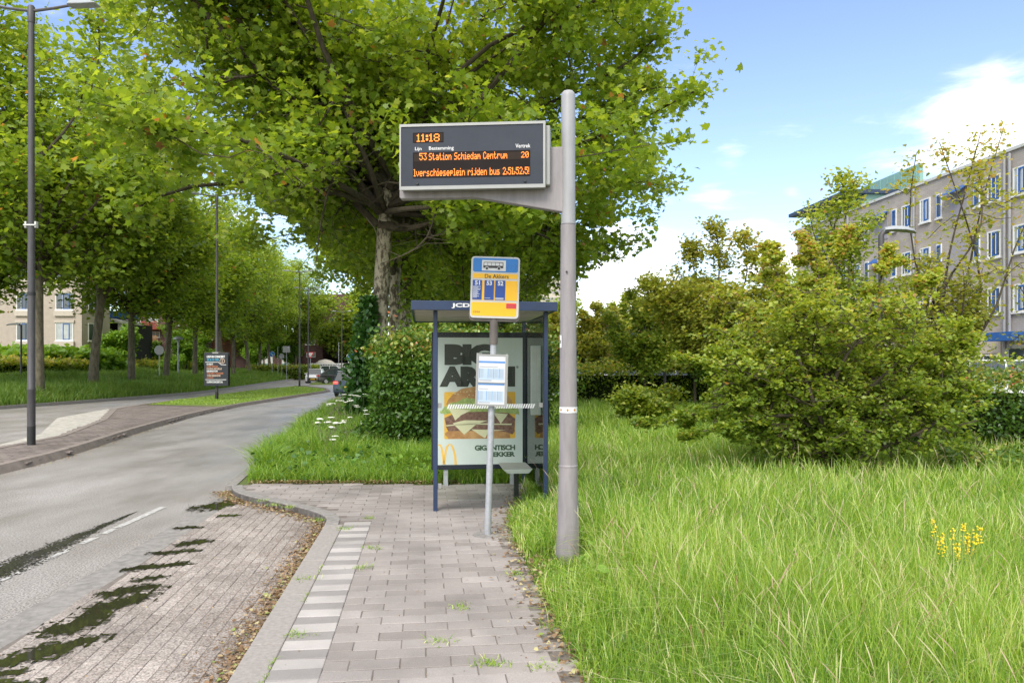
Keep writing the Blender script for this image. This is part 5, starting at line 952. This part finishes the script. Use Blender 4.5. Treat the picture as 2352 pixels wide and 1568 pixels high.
lb6 = MB(); ring(x6(597), z6(617), .14, .03, -.064, -.0599, lb6); lb6.box(x6(593), x6(601), -.064, -.0599, z6(635), z6(598)); lb6.build('emblem', M['tan'], cb0)

# ------------------------------------------------------------------ traffic signs
def pole_sign(name, label, u, vc, Y, kind, h0=0, face=None):
    X = (u - CU) / F * Y; zc = EYE + (CV - vc) * Y / F; r = thing(name, label, 'traffic sign', (X, Y, h0)); zc -= h0
    MB().lathe([(.035, 0), (.035, zc + .25)], 8).build('pole', M['galv'], r, True)
    if kind == 'bike':
        MB().lathe([(.40, -.06), (.40, -.04)], 24, (0, zc), 'y').build('rim', M['white_print'], r); MB().lathe([(.36, -.07), (.36, -.059)], 24, (0, zc), 'y').build('disc', M['sign_round_blue'], r)
        b = MB(); ring(-.13, zc - .05, .10, .025, -.076, -.069, b, k=12); ring(.13, zc - .05, .10, .025, -.076, -.069, b, k=12); b.prismy([(-.13, zc - .06), (-.05, zc + .09), (-.02, zc + .09), (-.1, zc - .06)], -.076, -.0695); b.prismy([(-.05, zc + .07), (.09, zc + .07), (.09, zc + .1), (-.05, zc + .1)], -.0755, -.0692); b.prismy([(.07, zc + .12), (.10, zc + .12), (.145, zc - .05), (.11, zc - .05)], -.0765, -.0698); b.build('bicycle_symbol', M['white_print'], r)
        MB().box(-.26, .26, -.07, -.045, zc - .72, zc - .46).build('sub_plate', M['white_print'], r); a = MB(); a.box(-.16, -.08, -.075, -.069, zc - .64, zc - .54); a.box(.08, .16, -.075, -.069, zc - .64, zc - .54); a.build('plate_symbols', M['black_print'], r)
    elif kind == 'round_blue':
        MB().lathe([(.38, -.06), (.38, -.045)], 20, (0, zc), 'y').build('rim', M['white_print'], r); MB().lathe([(.35, -.07), (.35, -.059)], 20, (0, zc), 'y').build('disc', M['sign_round_blue'], r); MB().prismy([(-.2, zc + .1), (.05, zc - .22), (.2, zc - .2), (.18, zc - .02), (.12, zc - .1), (-.12, zc + .17)], -.076, -.069).build('arrow', M['white_print'], r)
    elif kind == 'yield':
        MB().prismy([(-.5, zc + .35), (.5, zc + .35), (0, zc - .45)], -.06, -.045).build('red_triangle', M['red'], r); MB().prismy([(-.33, zc + .26), (.33, zc + .26), (0, zc - .27)], -.068, -.059).build('white_triangle', M['white_print'], r)
    elif kind == 'back_round': MB().lathe([(.36, -.05), (.36, -.035)], 20, (0, zc), 'y').build('disc', M['sign_back'], r)
    elif kind == 'back_square': MB().box(-.45, .45, -.05, -.036, zc - .4, zc + .4).build('plate', M['sign_back'], r)
    return r
pole_sign('bicycle_sign', 'round blue bicycle sign seen between shelter and big grey pole', 1277, 823, 52, 'bike')
pole_sign('bicycle_sign', 'round blue bicycle sign at the junction right of the dark car', 806.5, 819, 66, 'bike')
pole_sign('arrow_sign', 'round blue arrow sign at the far junction behind the tree row', 625, 813, 98, 'round_blue')
pole_sign('yield_sign', 'red and white yield triangle above the white car', 713, 815, 90, 'yield')
pole_sign('traffic_sign', 'round grey sign back among the trees across the road', 366, 804, 55, 'back_round')
pole_sign('traffic_sign', 'round grey sign back at the far junction', 647, 818, 96, 'back_round')
pole_sign('traffic_sign', 'square grey sign back at the far junction', 658, 802, 92, 'back_square')
pole_sign('sign_post', 'plain pale signpost beside the far junction entrance', 778, 790, 100, 'none'); pole_sign('sign_post', 'slim pale post left of the square sign back', 638, 800, 94, 'none')

# ------------------------------------------------------------------ vehicles
def car(label, X, Y, heading, paint, Lc=4.0, Wc=1.75, H=1.5, kind='hatch', z0=RZ, lit=False, name='parked_car', cat='car', group=None):
    r = thing(name, label, cat, (X, Y, z0), heading, group); h = Lc / 2; sh_ = .62 * H
    lo = [(-h, .32), (-h - .0, .55), (-h + .06, sh_ - .02), (-h + .2, sh_), (h * .42, sh_), (h * .86, sh_ - .13), (h - .03, .62), (h, .4), (h - .05, .22), (-h + .08, .22)]
    if kind == 'van': lo = [(-h, .3), (-h, H * .55), (h * .55, H * .55), (h * .9, H * .5), (h, .6), (h, .25)]
    m = MB(); ys = ((-Wc / 2, .93), (-Wc / 2 + .07, 1), (Wc / 2 - .07, 1), (Wc / 2, .93)); n = len(lo); vs = []
    for y, s in ys: vs += [(x * (s if abs(x) > h * .7 else 1), y, .5 + (z - .5) * s) for x, z in lo]
    fs = [(a * n + i, a * n + (i + 1) % n, (a + 1) * n + (i + 1) % n, (a + 1) * n + i) for a in range(3) for i in range(n)] + [tuple(range(n)), tuple(range(3 * n, 4 * n))]
    body = m.add(vs, fs).build('body', paint, r, True, bevel=.02)
    if kind == 'van': cb = [(-h + .03, H * .55), (h * .55, H * .55), (h * .38, H - .03), (-h + .08, H - .03)]
    elif kind == 'sedan': cb = [(-h * .82, sh_), (h * .45, sh_), (h * .08, H - .03), (-h * .42, H - .03)]
    else: cb = [(-h + .10, sh_), (h * .45, sh_), (h * .12, H - .03), (-h * .72, H - .03)]
    wb, wt = Wc / 2 - .05, Wc / 2 - .2; vs = [(cb[0][0], -wb, cb[0][1]), (cb[1][0], -wb, cb[1][1]), (cb[2][0], -wt, cb[2][1]), (cb[3][0], -wt, cb[3][1])]; vs += [(x, -y, z) for x, y, z in vs]
    MB().add(vs, [(0, 1, 2, 3), (4, 7, 6, 5), (0, 4, 5, 1), (1, 5, 6, 2), (2, 6, 7, 3), (3, 7, 4, 0)]).build('windows', M['car_glass'], r)
    rf_ = MB(); rf_.prism([(cb[3][0] - .04, -wt - .02), (cb[2][0] + .05, -wt - .02), (cb[2][0] + .05, wt + .02), (cb[3][0] - .04, wt + .02)], H - .045, H)
    for s in (-1, 1):
        for a, b in ((cb[0], cb[3]), (cb[1], cb[2])): rf_.tube([(a[0], s * (wb + .005), a[1]), (b[0], s * (wt + .01), b[1])], .04, 5)
        xm = (cb[0][0] + cb[1][0]) / 2 - .1; rf_.tube([(xm, s * (wb + .005), sh_), (xm, s * (wt + .01), H - .03)], .035, 5)
    rf_.build('roof', paint, r, bevel=.015)
    for x in (-h * .62, h * .62):
        for s in (-1, 1):
            y = s * (Wc / 2 - .09); w = MB().lathe([(.30, y - .10), (.33, y - .07), (.33, y + .07), (.30, y + .10)], 20, (x, .32), 'y').build('wheel', M['tyre'], r, True); MB().lathe([(.20, y + s * .095), (.19, y + s * .112), (.05, y + s * .108)], 14, (x, .32), 'y').build('rim', M['rim'], w, True)
    for s in (-1, 1):
        MB().box(h - .16, h - .02, s * Wc * .38 - .17, s * Wc * .38 + .17, .62, .76).build('headlight', M['lamp_glass'], r, bevel=.02)
        MB().box(-h - .02, -h + .14, s * Wc * .41 - .14, s * Wc * .41 + .14, sh_ - .20, sh_ - .05).build('tail_light', M['brake_lit'] if lit else M['tail_red'], r, bevel=.02)
        MB().box(h * .38, h * .38 + .12, s * (Wc / 2 + .1) - .09, s * (Wc / 2 + .1) + .09, sh_ - .02, sh_ + .12).build('mirror', paint, r, bevel=.02)
    MB().box(h - .01, h + .03, -.26, .26, .40, .52).build('number_plate', M['plate'], r); MB().box(-h - .03, -h + .01, -.26, .26, .52, .64).build('number_plate', M['plate'], r)
    MB().box(h - .06, h + .012, -.5, .5, .26, .62).build('grille', M['lamp_black'], r, bevel=.02); return r
hd = pi / 2
car('white small hatchback driving toward the camera on the far lane', (724 - CU) / F * 84, 84, -hd + .12, M['car_white'], 3.8, 1.75, 1.62, name='moving_car')
car('dark teal hatchback driving away with red tail lights beside the hedge', (812 - CU) / F * 47, 47, hd + .05, M['car_blue'], 4.1, 1.85, 1.6, lit=True, name='moving_car')
car('black car turned sideways at the junction behind the dark teal one', (778 - CU) / F * 78, 78, .35, M['car_black'], 4.5, 1.8, 1.65, 'sedan')
car('white van parked behind the white oncoming hatchback', (716 - CU) / F * 106, 106, 0, M['car_white'], 5.2, 1.95, 2.1, 'van', name='parked_van', cat='van')
car('silver white car parked behind the black one at the junction', (770 - CU) / F * 98, 98, .1, M['car_white'], 4.4, 1.8, 1.9, z0=0)
car('white car roof showing above the low hedge left of the far junction', (605 - CU) / F * 98, 108, .1, M['car_white'], 4.4, 1.8, 1.9, z0=0)
for i, (u, Y, hgt, p) in enumerate(((1395, 46, 1.5, 'car_white'), (1500, 38, 1.5, 'car_white'), (1570, 34, 1.55, 'car_white'), (1690, 33, 1.5, 'car_blue'), (1790, 30, 1.6, 'car_white'), (2345, 23.5, 1.62, 'car_white'))):
    car(('white parked car glimpsed right of the small curved street light', 'white parked car behind the low dark bush', 'white parked car left of the middle of the broad bush', 'dark parked car glimpsed behind the broad bush', 'white parked car glimpsed behind the broad bush', 'white parked car at the right edge below the flats')[i],
        (u - CU) / F * Y, Y, .1 if i < 5 else -.3, M[p], 4.3, 1.8, hgt, z0=.35, group='cars parked along the flats')

# ------------------------------------------------------------------ buildings
def window(parent, org, ax, nrm, w, z0, h, panes=2, frame='white_frame', sash=None, glass='window', sill=True, name='window'):
    """org (x,y) of the window's left edge on the wall, ax unit along the wall, nrm outward"""
    ax = np.array(ax, float); nr = np.array(nrm, float); o = np.array(org, float)
    def bx_(m, a0, a1, d0, d1, zz0, zz1):
        p = [o + ax * a0 + nr * d0, o + ax * a1 + nr * d0, o + ax * a1 + nr * d1, o + ax * a0 + nr * d1]; m.prism([tuple(x) for x in p], zz0, zz1)
    f = MB(); t = .07
    bx_(f, 0, w, .005, .06, z0, z0 + t); bx_(f, 0, w, .005, .06, z0 + h - t, z0 + h); bx_(f, 0, t, .005, .06, z0 + t, z0 + h - t); bx_(f, w - t, w, .005, .06, z0 + t, z0 + h - t)
    for i in range(1, panes): c = w * i / panes * (.8 if panes == 2 else 1); bx_(f, c - t / 2, c + t / 2, .005, .058, z0 + t, z0 + h - t)
    fo = f.build(name, M[frame], parent); g_ = MB(); bx_(g_, t * .5, w - t * .5, .002, .03, z0 + t * .5, z0 + h - t * .5); g_.build('pane', M[glass], fo)
    if sash: s_ = MB(); a = w * (.40 if panes > 1 else .12); b = w * (.78 if panes > 1 else .88); bx_(s_, a, a + .06, .03, .07, z0 + t, z0 + h - t); bx_(s_, b - .06, b, .03, .07, z0 + t, z0 + h - t); bx_(s_, a + .06, b - .06, .03, .07, z0 + h - t - .08, z0 + h - t); bx_(s_, a + .06, b - .06, .03, .07, z0 + t, z0 + t + .08); s_.build('sash', M[sash], fo)
    if sill: s_ = MB(); bx_(s_, -.05, w + .05, .0, .12, z0 - .08, z0 - .002); s_.build('sill', M['sill' if frame != 'white_frame' else 'white_frame'], fo)
# right: long beige flats
fdir = np.array((-.105, 1.0)); fdir /= np.linalg.norm(fdir); fn = np.array((-fdir[1], fdir[0])); FX = lambda Y: 23.6 - .105 * (Y - 34)
ap = thing('apartment_block', 'long beige brick block of flats with blue window sashes at the right', 'building', (0, 0, 0))
YN, YE = 27.5, 54.9
foot = [(FX(YN), YN), (FX(YE), YE), (FX(YE) + 12, YE + 1.2), (FX(YN) + 12, YN + 1.2)]
MB().prism(foot, 0, 11.9).build('wall', M['beige_brick'], ap)
rt = MB(); rt.prism([(FX(YN) - .1, YN), (FX(YE) - .1, YE + .1), (FX(YE) + 12, YE + 1.3), (FX(YN) + 12, YN + 1.2)], 11.902, 12.05); rt.build('roof_edge', M['tram_white'], ap)
ax_ = -fdir
def wl_at(Y0, Y1, z0, h, **k): window(ap, (FX(Y1), Y1), ax_, fn, (Y1 - Y0) * 1.005, z0, h, **k)
for P0 in (28.2, 34.8, 41.4, 48.0):
    for zs in (9.75, 7.05, 4.3):
        wl_at(P0 + .3, P0 + 1.15, zs, 1.3, panes=3, sash='blue_panel'); wl_at(P0 + 1.65, P0 + 2.05, zs, 1.3, panes=1, sash='blue_panel')
        wl_at(P0 + 4.4, P0 + 4.8, zs, 1.3, panes=1, sash='blue_panel'); wl_at(P0 + 5.3, P0 + 6.15, zs, 1.3, panes=3, sash='blue_panel', glass='window_light')
        q = MB(); p = [np.array((FX(y), y)) + fn * d for y, d in ((P0 + 2.5, .004), (P0 + 3.75, .004), (P0 + 3.75, .03), (P0 + 2.5, .03))]; q.prism([tuple(x) for x in p], zs - .3, zs + 1.35); q.build('balcony_panel', M['lilac'], ap)
        if zs > 9 or P0 in (41.4,):
            a0_, a1_ = np.array((FX(P0 + 2.4), P0 + 2.4)), np.array((FX(P0 + 3.85), P0 + 3.85)); q = MB(); z = zs + 1.35
            q.add([(*(a0_ + fn * .04), z), (*(a1_ + fn * .04), z), (*(a1_ + fn * .55), z - .35), (*(a0_ + fn * .55), z - .35), (*(a0_ + fn * .04), z - .04), (*(a1_ + fn * .04), z - .04), (*(a1_ + fn * .55), z - .39), (*(a0_ + fn * .55), z - .39)], [(0, 1, 2, 3), (4, 5, 6, 7), (0, 1, 5, 4), (2, 3, 7, 6), (1, 2, 6, 5), (0, 3, 7, 4)]); q.build('awning', M['blue_panel'], ap)
    for dy in ((0, -.32) if P0 == 34.8 else (0,)):
        c = np.array((FX(P0 + dy), P0 + dy)) + fn * .1; MB().lathe([(.07, 2.6), (.07, 11.8)], 10, tuple(c)).build('downpipe', M['pole_light'], ap, True)
    # ground floor: canopy, garage band, door
    for (y0, y1) in ((P0 - 1.6, P0 + .1),):
        p = [np.array((FX(y), y)) + fn * d for y, d in ((y0, .0), (y1, .0), (y1, 1.1), (y0, 1.1))]; MB().prism([tuple(x) for x in p], 2.95, 3.35).build('canopy', M['blue_panel'], ap)
        p = [np.array((FX(y), y)) + fn * d for y, d in ((y0 + .3, .005), (y1 - .2, .005), (y1 - .2, .06), (y0 + .3, .06))]; dr = MB().prism([tuple(x) for x in p], .35, 2.8).build('door', M['tram_white'], ap)
        p = [np.array((FX(y), y)) + fn * d for y, d in ((y0 + .45, .061), (y1 - .35, .061), (y1 - .35, .075), (y0 + .45, .075))]; MB().prism([tuple(x) for x in p], .6, 2.6).build('door_glass', M['window'], dr)
    p = [np.array((FX(y), y)) + fn * d for y, d in ((P0 + .3, .005), (P0 + 4.9, .005), (P0 + 4.9, .05), (P0 + .3, .05))]; MB().prism([tuple(x) for x in p], 2.4, 3.1).build('pale_band', M['sill'], ap)
    wl_at(P0 + .5, P0 + 2.0, 1.95, .4, panes=2, sill=False)
# rooftop storey at the far end
foot = [(FX(47.8) + .9, 47.8), (FX(YE) + .9, YE - .3), (FX(YE) + 9, YE + .6), (FX(47.8) + 9, 48.6)]
pen = MB().prism(foot, 12.052, 13.0).build('roof_storey', M['teal'], ap)
foot = [(FX(47.3) - .5, 47.3), (FX(YE) - .5, YE + .4), (FX(YE) + 9.5, YE + 1.2), (FX(47.3) + 9.5, 48.0)]; MB().prism(foot, 13.002, 13.25).build('roof_slab', M['roof_blue'], pen)
for y0 in (48.6, 50, 51.3, 52.6, 53.6):
    q = MB(); p = [np.array((FX(y) + .9, y)) + fn * d for y, d in ((y0, .01), (y0 + .8, .01), (y0 + .8, .04), (y0, .04))]; q.prism([tuple(x) for x in p], 12.3, 12.8); q.build('roof_window', M['white_frame'], pen)
foot = [(25.64, 46.0), (25.0, 52.2), (28.5, 52.6), (25.9, 46.05)]; pl_ = MB().prism(foot, 12.052, 14.55).build('lift_house', M['teal'], ap)
q = MB(); 
for i in range(8): y0 = 46.3 + i * .75; x0_ = 26.9 - .105 * (y0 - 34); q.box(x0_ - .03, x0_ + .02, y0, y0 + .05, 12.1, 14.5)
q.build('cladding_ribs', M['teal'], pl_); MB().lathe([(.05, 14.55), (.05, 14.95), (.14, 15.0)], 8, (26.6, 48.2)).build('chimney_pipe', M['lamp_black'], pl_)
# left: beige rendered flats
bb = thing('apartment_building', 'beige flats with white windows behind the trees at the left', 'building', (0, 0, 0)); YB = 66.; xb = lambda zx: (.2333 * zx - CU) / F * YB; zb_ = lambda zy: EYE + (CV - (588 + .2333 * zy)) * YB / F
MB().prism([(-62, YB), (xb(805), YB), (xb(890), YB + 3.2), (xb(890) - 8.5, YB + 14), (-62, YB + 14)], 0, 14).build('wall', M['render_wall'], bb)
q = MB(); q.prism([(-62.1, YB - .06), (xb(805) + .03, YB - .06), (xb(890) + .06, YB + 3.2), (xb(890), YB + 3.3), (xb(805), YB + .01), (-62.1, YB + .01)], zb_(940), zb_(915)); q.build('plinth_band', M['sill'], bb)
for (a, b) in ((165, 285), (550, 725), (-260, -90), (-640, -470)):
    for (t, bt) in ((655, 832), (365, 530), (75, 228)): window(bb, (xb(a), YB), (1, 0), (0, -1), xb(b) - xb(a), zb_(bt), zb_(t) - zb_(bt), panes=2, sash='blue_panel', glass='window_light' if a == 550 and t == 655 else 'window', frame='white_frame'); q = MB(); q.box(xb(a) - .1, xb(b) + .1, YB - .14, YB - .001, zb_(t) + .01, zb_(t) + .22); q.build('lintel', M['sill'], bb); q = MB(); q.box(xb(a) - .1, xb(b) + .1, YB - .20, YB - .001, zb_(bt) - .55, zb_(bt) - .09); q.build('sill_block', M['sill'], bb)
sd_ = np.array((xb(890) - xb(805), 3.2)); sd_ /= np.linalg.norm(sd_)
for (t, bt) in ((655, 832), (365, 530)): window(bb, np.array((xb(805), YB)) + sd_ * .7, sd_, (sd_[1], -sd_[0]), 1.6, zb_(bt), zb_(t) - zb_(bt), panes=2)
# blue entrance wing
bw = thing('entrance_pavilion', 'dark entrance wing with curved blue canopy and blue fence beside the beige flats', 'building', (0, 0, 0)); Yw = 74.; xw = lambda zx: (.2333 * zx - CU) / F * Yw; zw = lambda zy: EYE + (CV - (588 + .2333 * zy)) * Yw / F
MB().box(xw(890), xw(1260), Yw, Yw + 5, 0, zw(660)).build('wall', M['dark_open'], bw)
q = MB(); pts = [(xw(985), zw(640)), (xw(1100), zw(640)), (xw(1200), zw(655)), (xw(1265), zw(670)), (xw(1265), zw(645)), (xw(1200), zw(628)), (xw(1100), zw(612)), (xw(985), zw(612))]; q.prismy(pts, Yw - 1.5, Yw + 3); q.build('canopy', M['white_frame'], bw)
MB().box(xw(1060), xw(1262), Yw - .5, Yw + 2, zw(611), zw(545)).build('blue_storey', M['blue_panel'], bw); MB().box(xw(995), xw(1255), Yw - 4, Yw - 3.9, zw(915), zw(818)).build('blue_screen', M['blue_panel'], bw)
MB().box(xw(1228), xw(1262), Yw - 1.3, Yw - 1.0, 0, zw(668)).build('column', M['white_frame'], bw)
# purple-brown flats with red balconies
pbn = thing('brown_flats', 'purple brown brick flats with red balconies behind the trees', 'building', (0, 0, 0)); Yp = 92.; xp = lambda zx: (.2333 * zx - CU) / F * Yp; zp = lambda zy: EYE + (CV - (588 + .2333 * zy)) * Yp / F
MB().box(xp(1200), xp(1960), Yp, Yp + 10, 0, zp(575)).build('wall', M['brown_brick'], pbn); MB().box(xp(1190), xp(1970), Yp - .3, Yp + 10, zp(574), zp(560)).build('roof_edge', M['roof_blue'], pbn)
for (a, b, t, bt, pn) in ((1342, 1388, 600, 670, 1), (1342, 1388, 740, 812, 1), (1450, 1575, 600, 650, 3), (1450, 1575, 742, 800, 3), (1740, 1765, 625, 685, 1), (1690, 1715, 625, 685, 1), (1860, 1885, 620, 670, 1)): window(pbn, (xp(a), Yp), (1, 0), (0, -1), xp(b) - xp(a), zp(bt), zp(t) - zp(bt), panes=pn, glass='window_light' if pn == 3 else 'window')
for (t, bt, m_) in ((655, 718, 'red_rail'), (795, 845, 'bun')):
    q = MB(); q.box(xp(1425), xp(1595), Yp - 1.3, Yp - .02, zp(bt + 6), zp(bt)); 
    for i in range(15): x = xp(1425 + i * 12); q.box(x, x + .07, Yp - 1.3, Yp - 1.24, zp(bt), zp(t))
    q.box(xp(1425), xp(1595), Yp - 1.32, Yp - 1.22, zp(t), zp(t) + .08); q.build('balcony', M[m_], pbn)
ob = thing('orange_flats', 'orange brick corner building with narrow windows left of the concert board', 'building', (0, 0, 0)); Yo = 96.; xo = lambda zx: (.2333 * zx - CU) / F * Yo; zo = lambda zy: EYE + (CV - (588 + .2333 * zy)) * Yo / F
MB().box(xo(1965), xo(2100), Yo, Yo + 8, 0, zo(660)).build('wall', M['orange_brick'], ob)
for (a, b, t, bt) in ((1998, 2030, 770, 838), (1955, 1975, 740, 860)): window(ob, (xo(a) + .3, Yo), (1, 0), (0, -1), xo(b) - xo(a), zo(bt), zo(t) - zo(bt), panes=1)
# far brown building at the junction
fb = thing('corner_building', 'dark red brown brick building with deep entrance at the end of the street', 'building', (0, 0, 0)); Yf = 128.; xf = lambda zx: (392 + .2 * zx - CU) / F * Yf; zf = lambda zy: EYE + (CV - (705.6 + .2 * zy)) * Yf / F
fw = MB(); fw.box(xf(1440), xf(1745), Yf, Yf + 12, 0, zf(-150)); fw.box(xf(1745), xf(2200), Yf, Yf + 12, zf(410), zf(-150)); fw.box(xf(2100), xf(2300), Yf, Yf + 12, 0, zf(410)); fw.build('wall', M['brown_brick'], fb)
MB().box(xf(1745), xf(2100), Yf + 4, Yf + 4.2, 0, zf(410)).build('entrance_back', M['dark_open'], fb); MB().box(xf(1690), xf(2110), Yf - 1, Yf + 3.9, zf(418), zf(405)).build('canopy', M['roof_blue'], fb); MB().box(xf(1740), xf(2100), Yf - .3, Yf + .1, zf(450), zf(420)).build('red_fascia', M['orange_brick'], fb)
for (a, b, t, bt, pn, gl) in ((1545, 1658, 300, 430, 3, 'window'), (1560, 1665, 515, 570, 2, 'window_light'), (1820, 2050, 120, 200, 4, 'window'), (1560, 1660, 60, 180, 2, 'window')): window(fb, (xf(a), Yf), (1, 0), (0, -1), xf(b) - xf(a), zf(bt), zf(t) - zf(bt), panes=pn, glass=gl)
for a in (1820, 2010): MB().box(xf(a), xf(a + 90), Yf + 3.8, Yf + 3.99, zf(570), zf(515)).build('notice', M['sign_back'], fb)
wb_ = thing('white_building', 'low white building with a teal base behind the far hedge', 'building', (0, 0, 0)); MB().box(xf(560), xf(1430), Yf - 3, Yf + 5, 0, zf(330)).build('wall', M['brown_brick'], wb_); 
for a in (1040, 1150, 1340): q = MB().box(xf(a), xf(a + 90), Yf - 3.1, Yf - 3.001, zf(690), zf(550)).build('white_panel', M['white_frame'], wb_); MB().box(xf(a), xf(a + 90), Yf - 3.2, Yf - 3.101, zf(690), zf(645)).build('teal_base', M['teal'], wb_)
ws = thing('stair_frame', 'white house end with a dark steel outside stair among the tree trunks', 'building', (0, 0, 0)); q = MB().box(xf(740), xf(830), Yf - 12, Yf - 8, 0, zf(370)).build('wall', M['white_frame'], ws)
q = MB(); 
for i in range(4): z = zf(640 - i * 60); q.tube([(xf(745), Yf - 12.6, z), (xf(905), Yf - 12.6, z + (1.6 if i % 2 else -1.2))], .12, 5)
q.box(xf(800), xf(808), Yf - 12.8, Yf - 12.6, 0, zf(400)); q.build('stair', M['lamp_black'], ws)
tw = thing('tower_block', 'pale high-rise just visible through the leaves left of the grey pole', 'building', (0, 0, 0)); MB().box(5, 25, 330, 345, 0, 42).build('wall', M['sill'], tw)
q = MB(); 
for k_ in range(12): q.box(6, 24, 329.9, 329.99, 3 + k_ * 3.2, 4.2 + k_ * 3.2)
q.build('window_bands', M['lilac'], tw)
tn = thing('gazebo', 'pale domed parasol tent before the brown building', 'tent', ((747 - CU) / F * 112, 112, 0)); MB().lathe([(1.5, 2.2), (1.42, 2.35), (.9, 2.72), (.1, 2.9)], 16).build('canopy', M['soffit'], tn, True)
for s in (-1, 1): MB().lathe([(.05, 0), (.05, 2.35)], 6, (s * 1.2, 0)).build('leg', M['galv'], tn)
fnc = thing('fence', 'white lattice fence before the brown building', 'fence', ((790 - CU) / F * 110, 110, 0)); q = MB(); q.box(-5, 4, 0, .05, 2.1, 2.25); q.box(-5, 4, 0, .05, .4, .5)
for i in range(37): q.box(-5 + i * .25, -4.93 + i * .25, -.02, 0, 0, 2.3)
q.build('rails', M['white_frame'], fnc)
print('objects', len(bpy.data.objects))
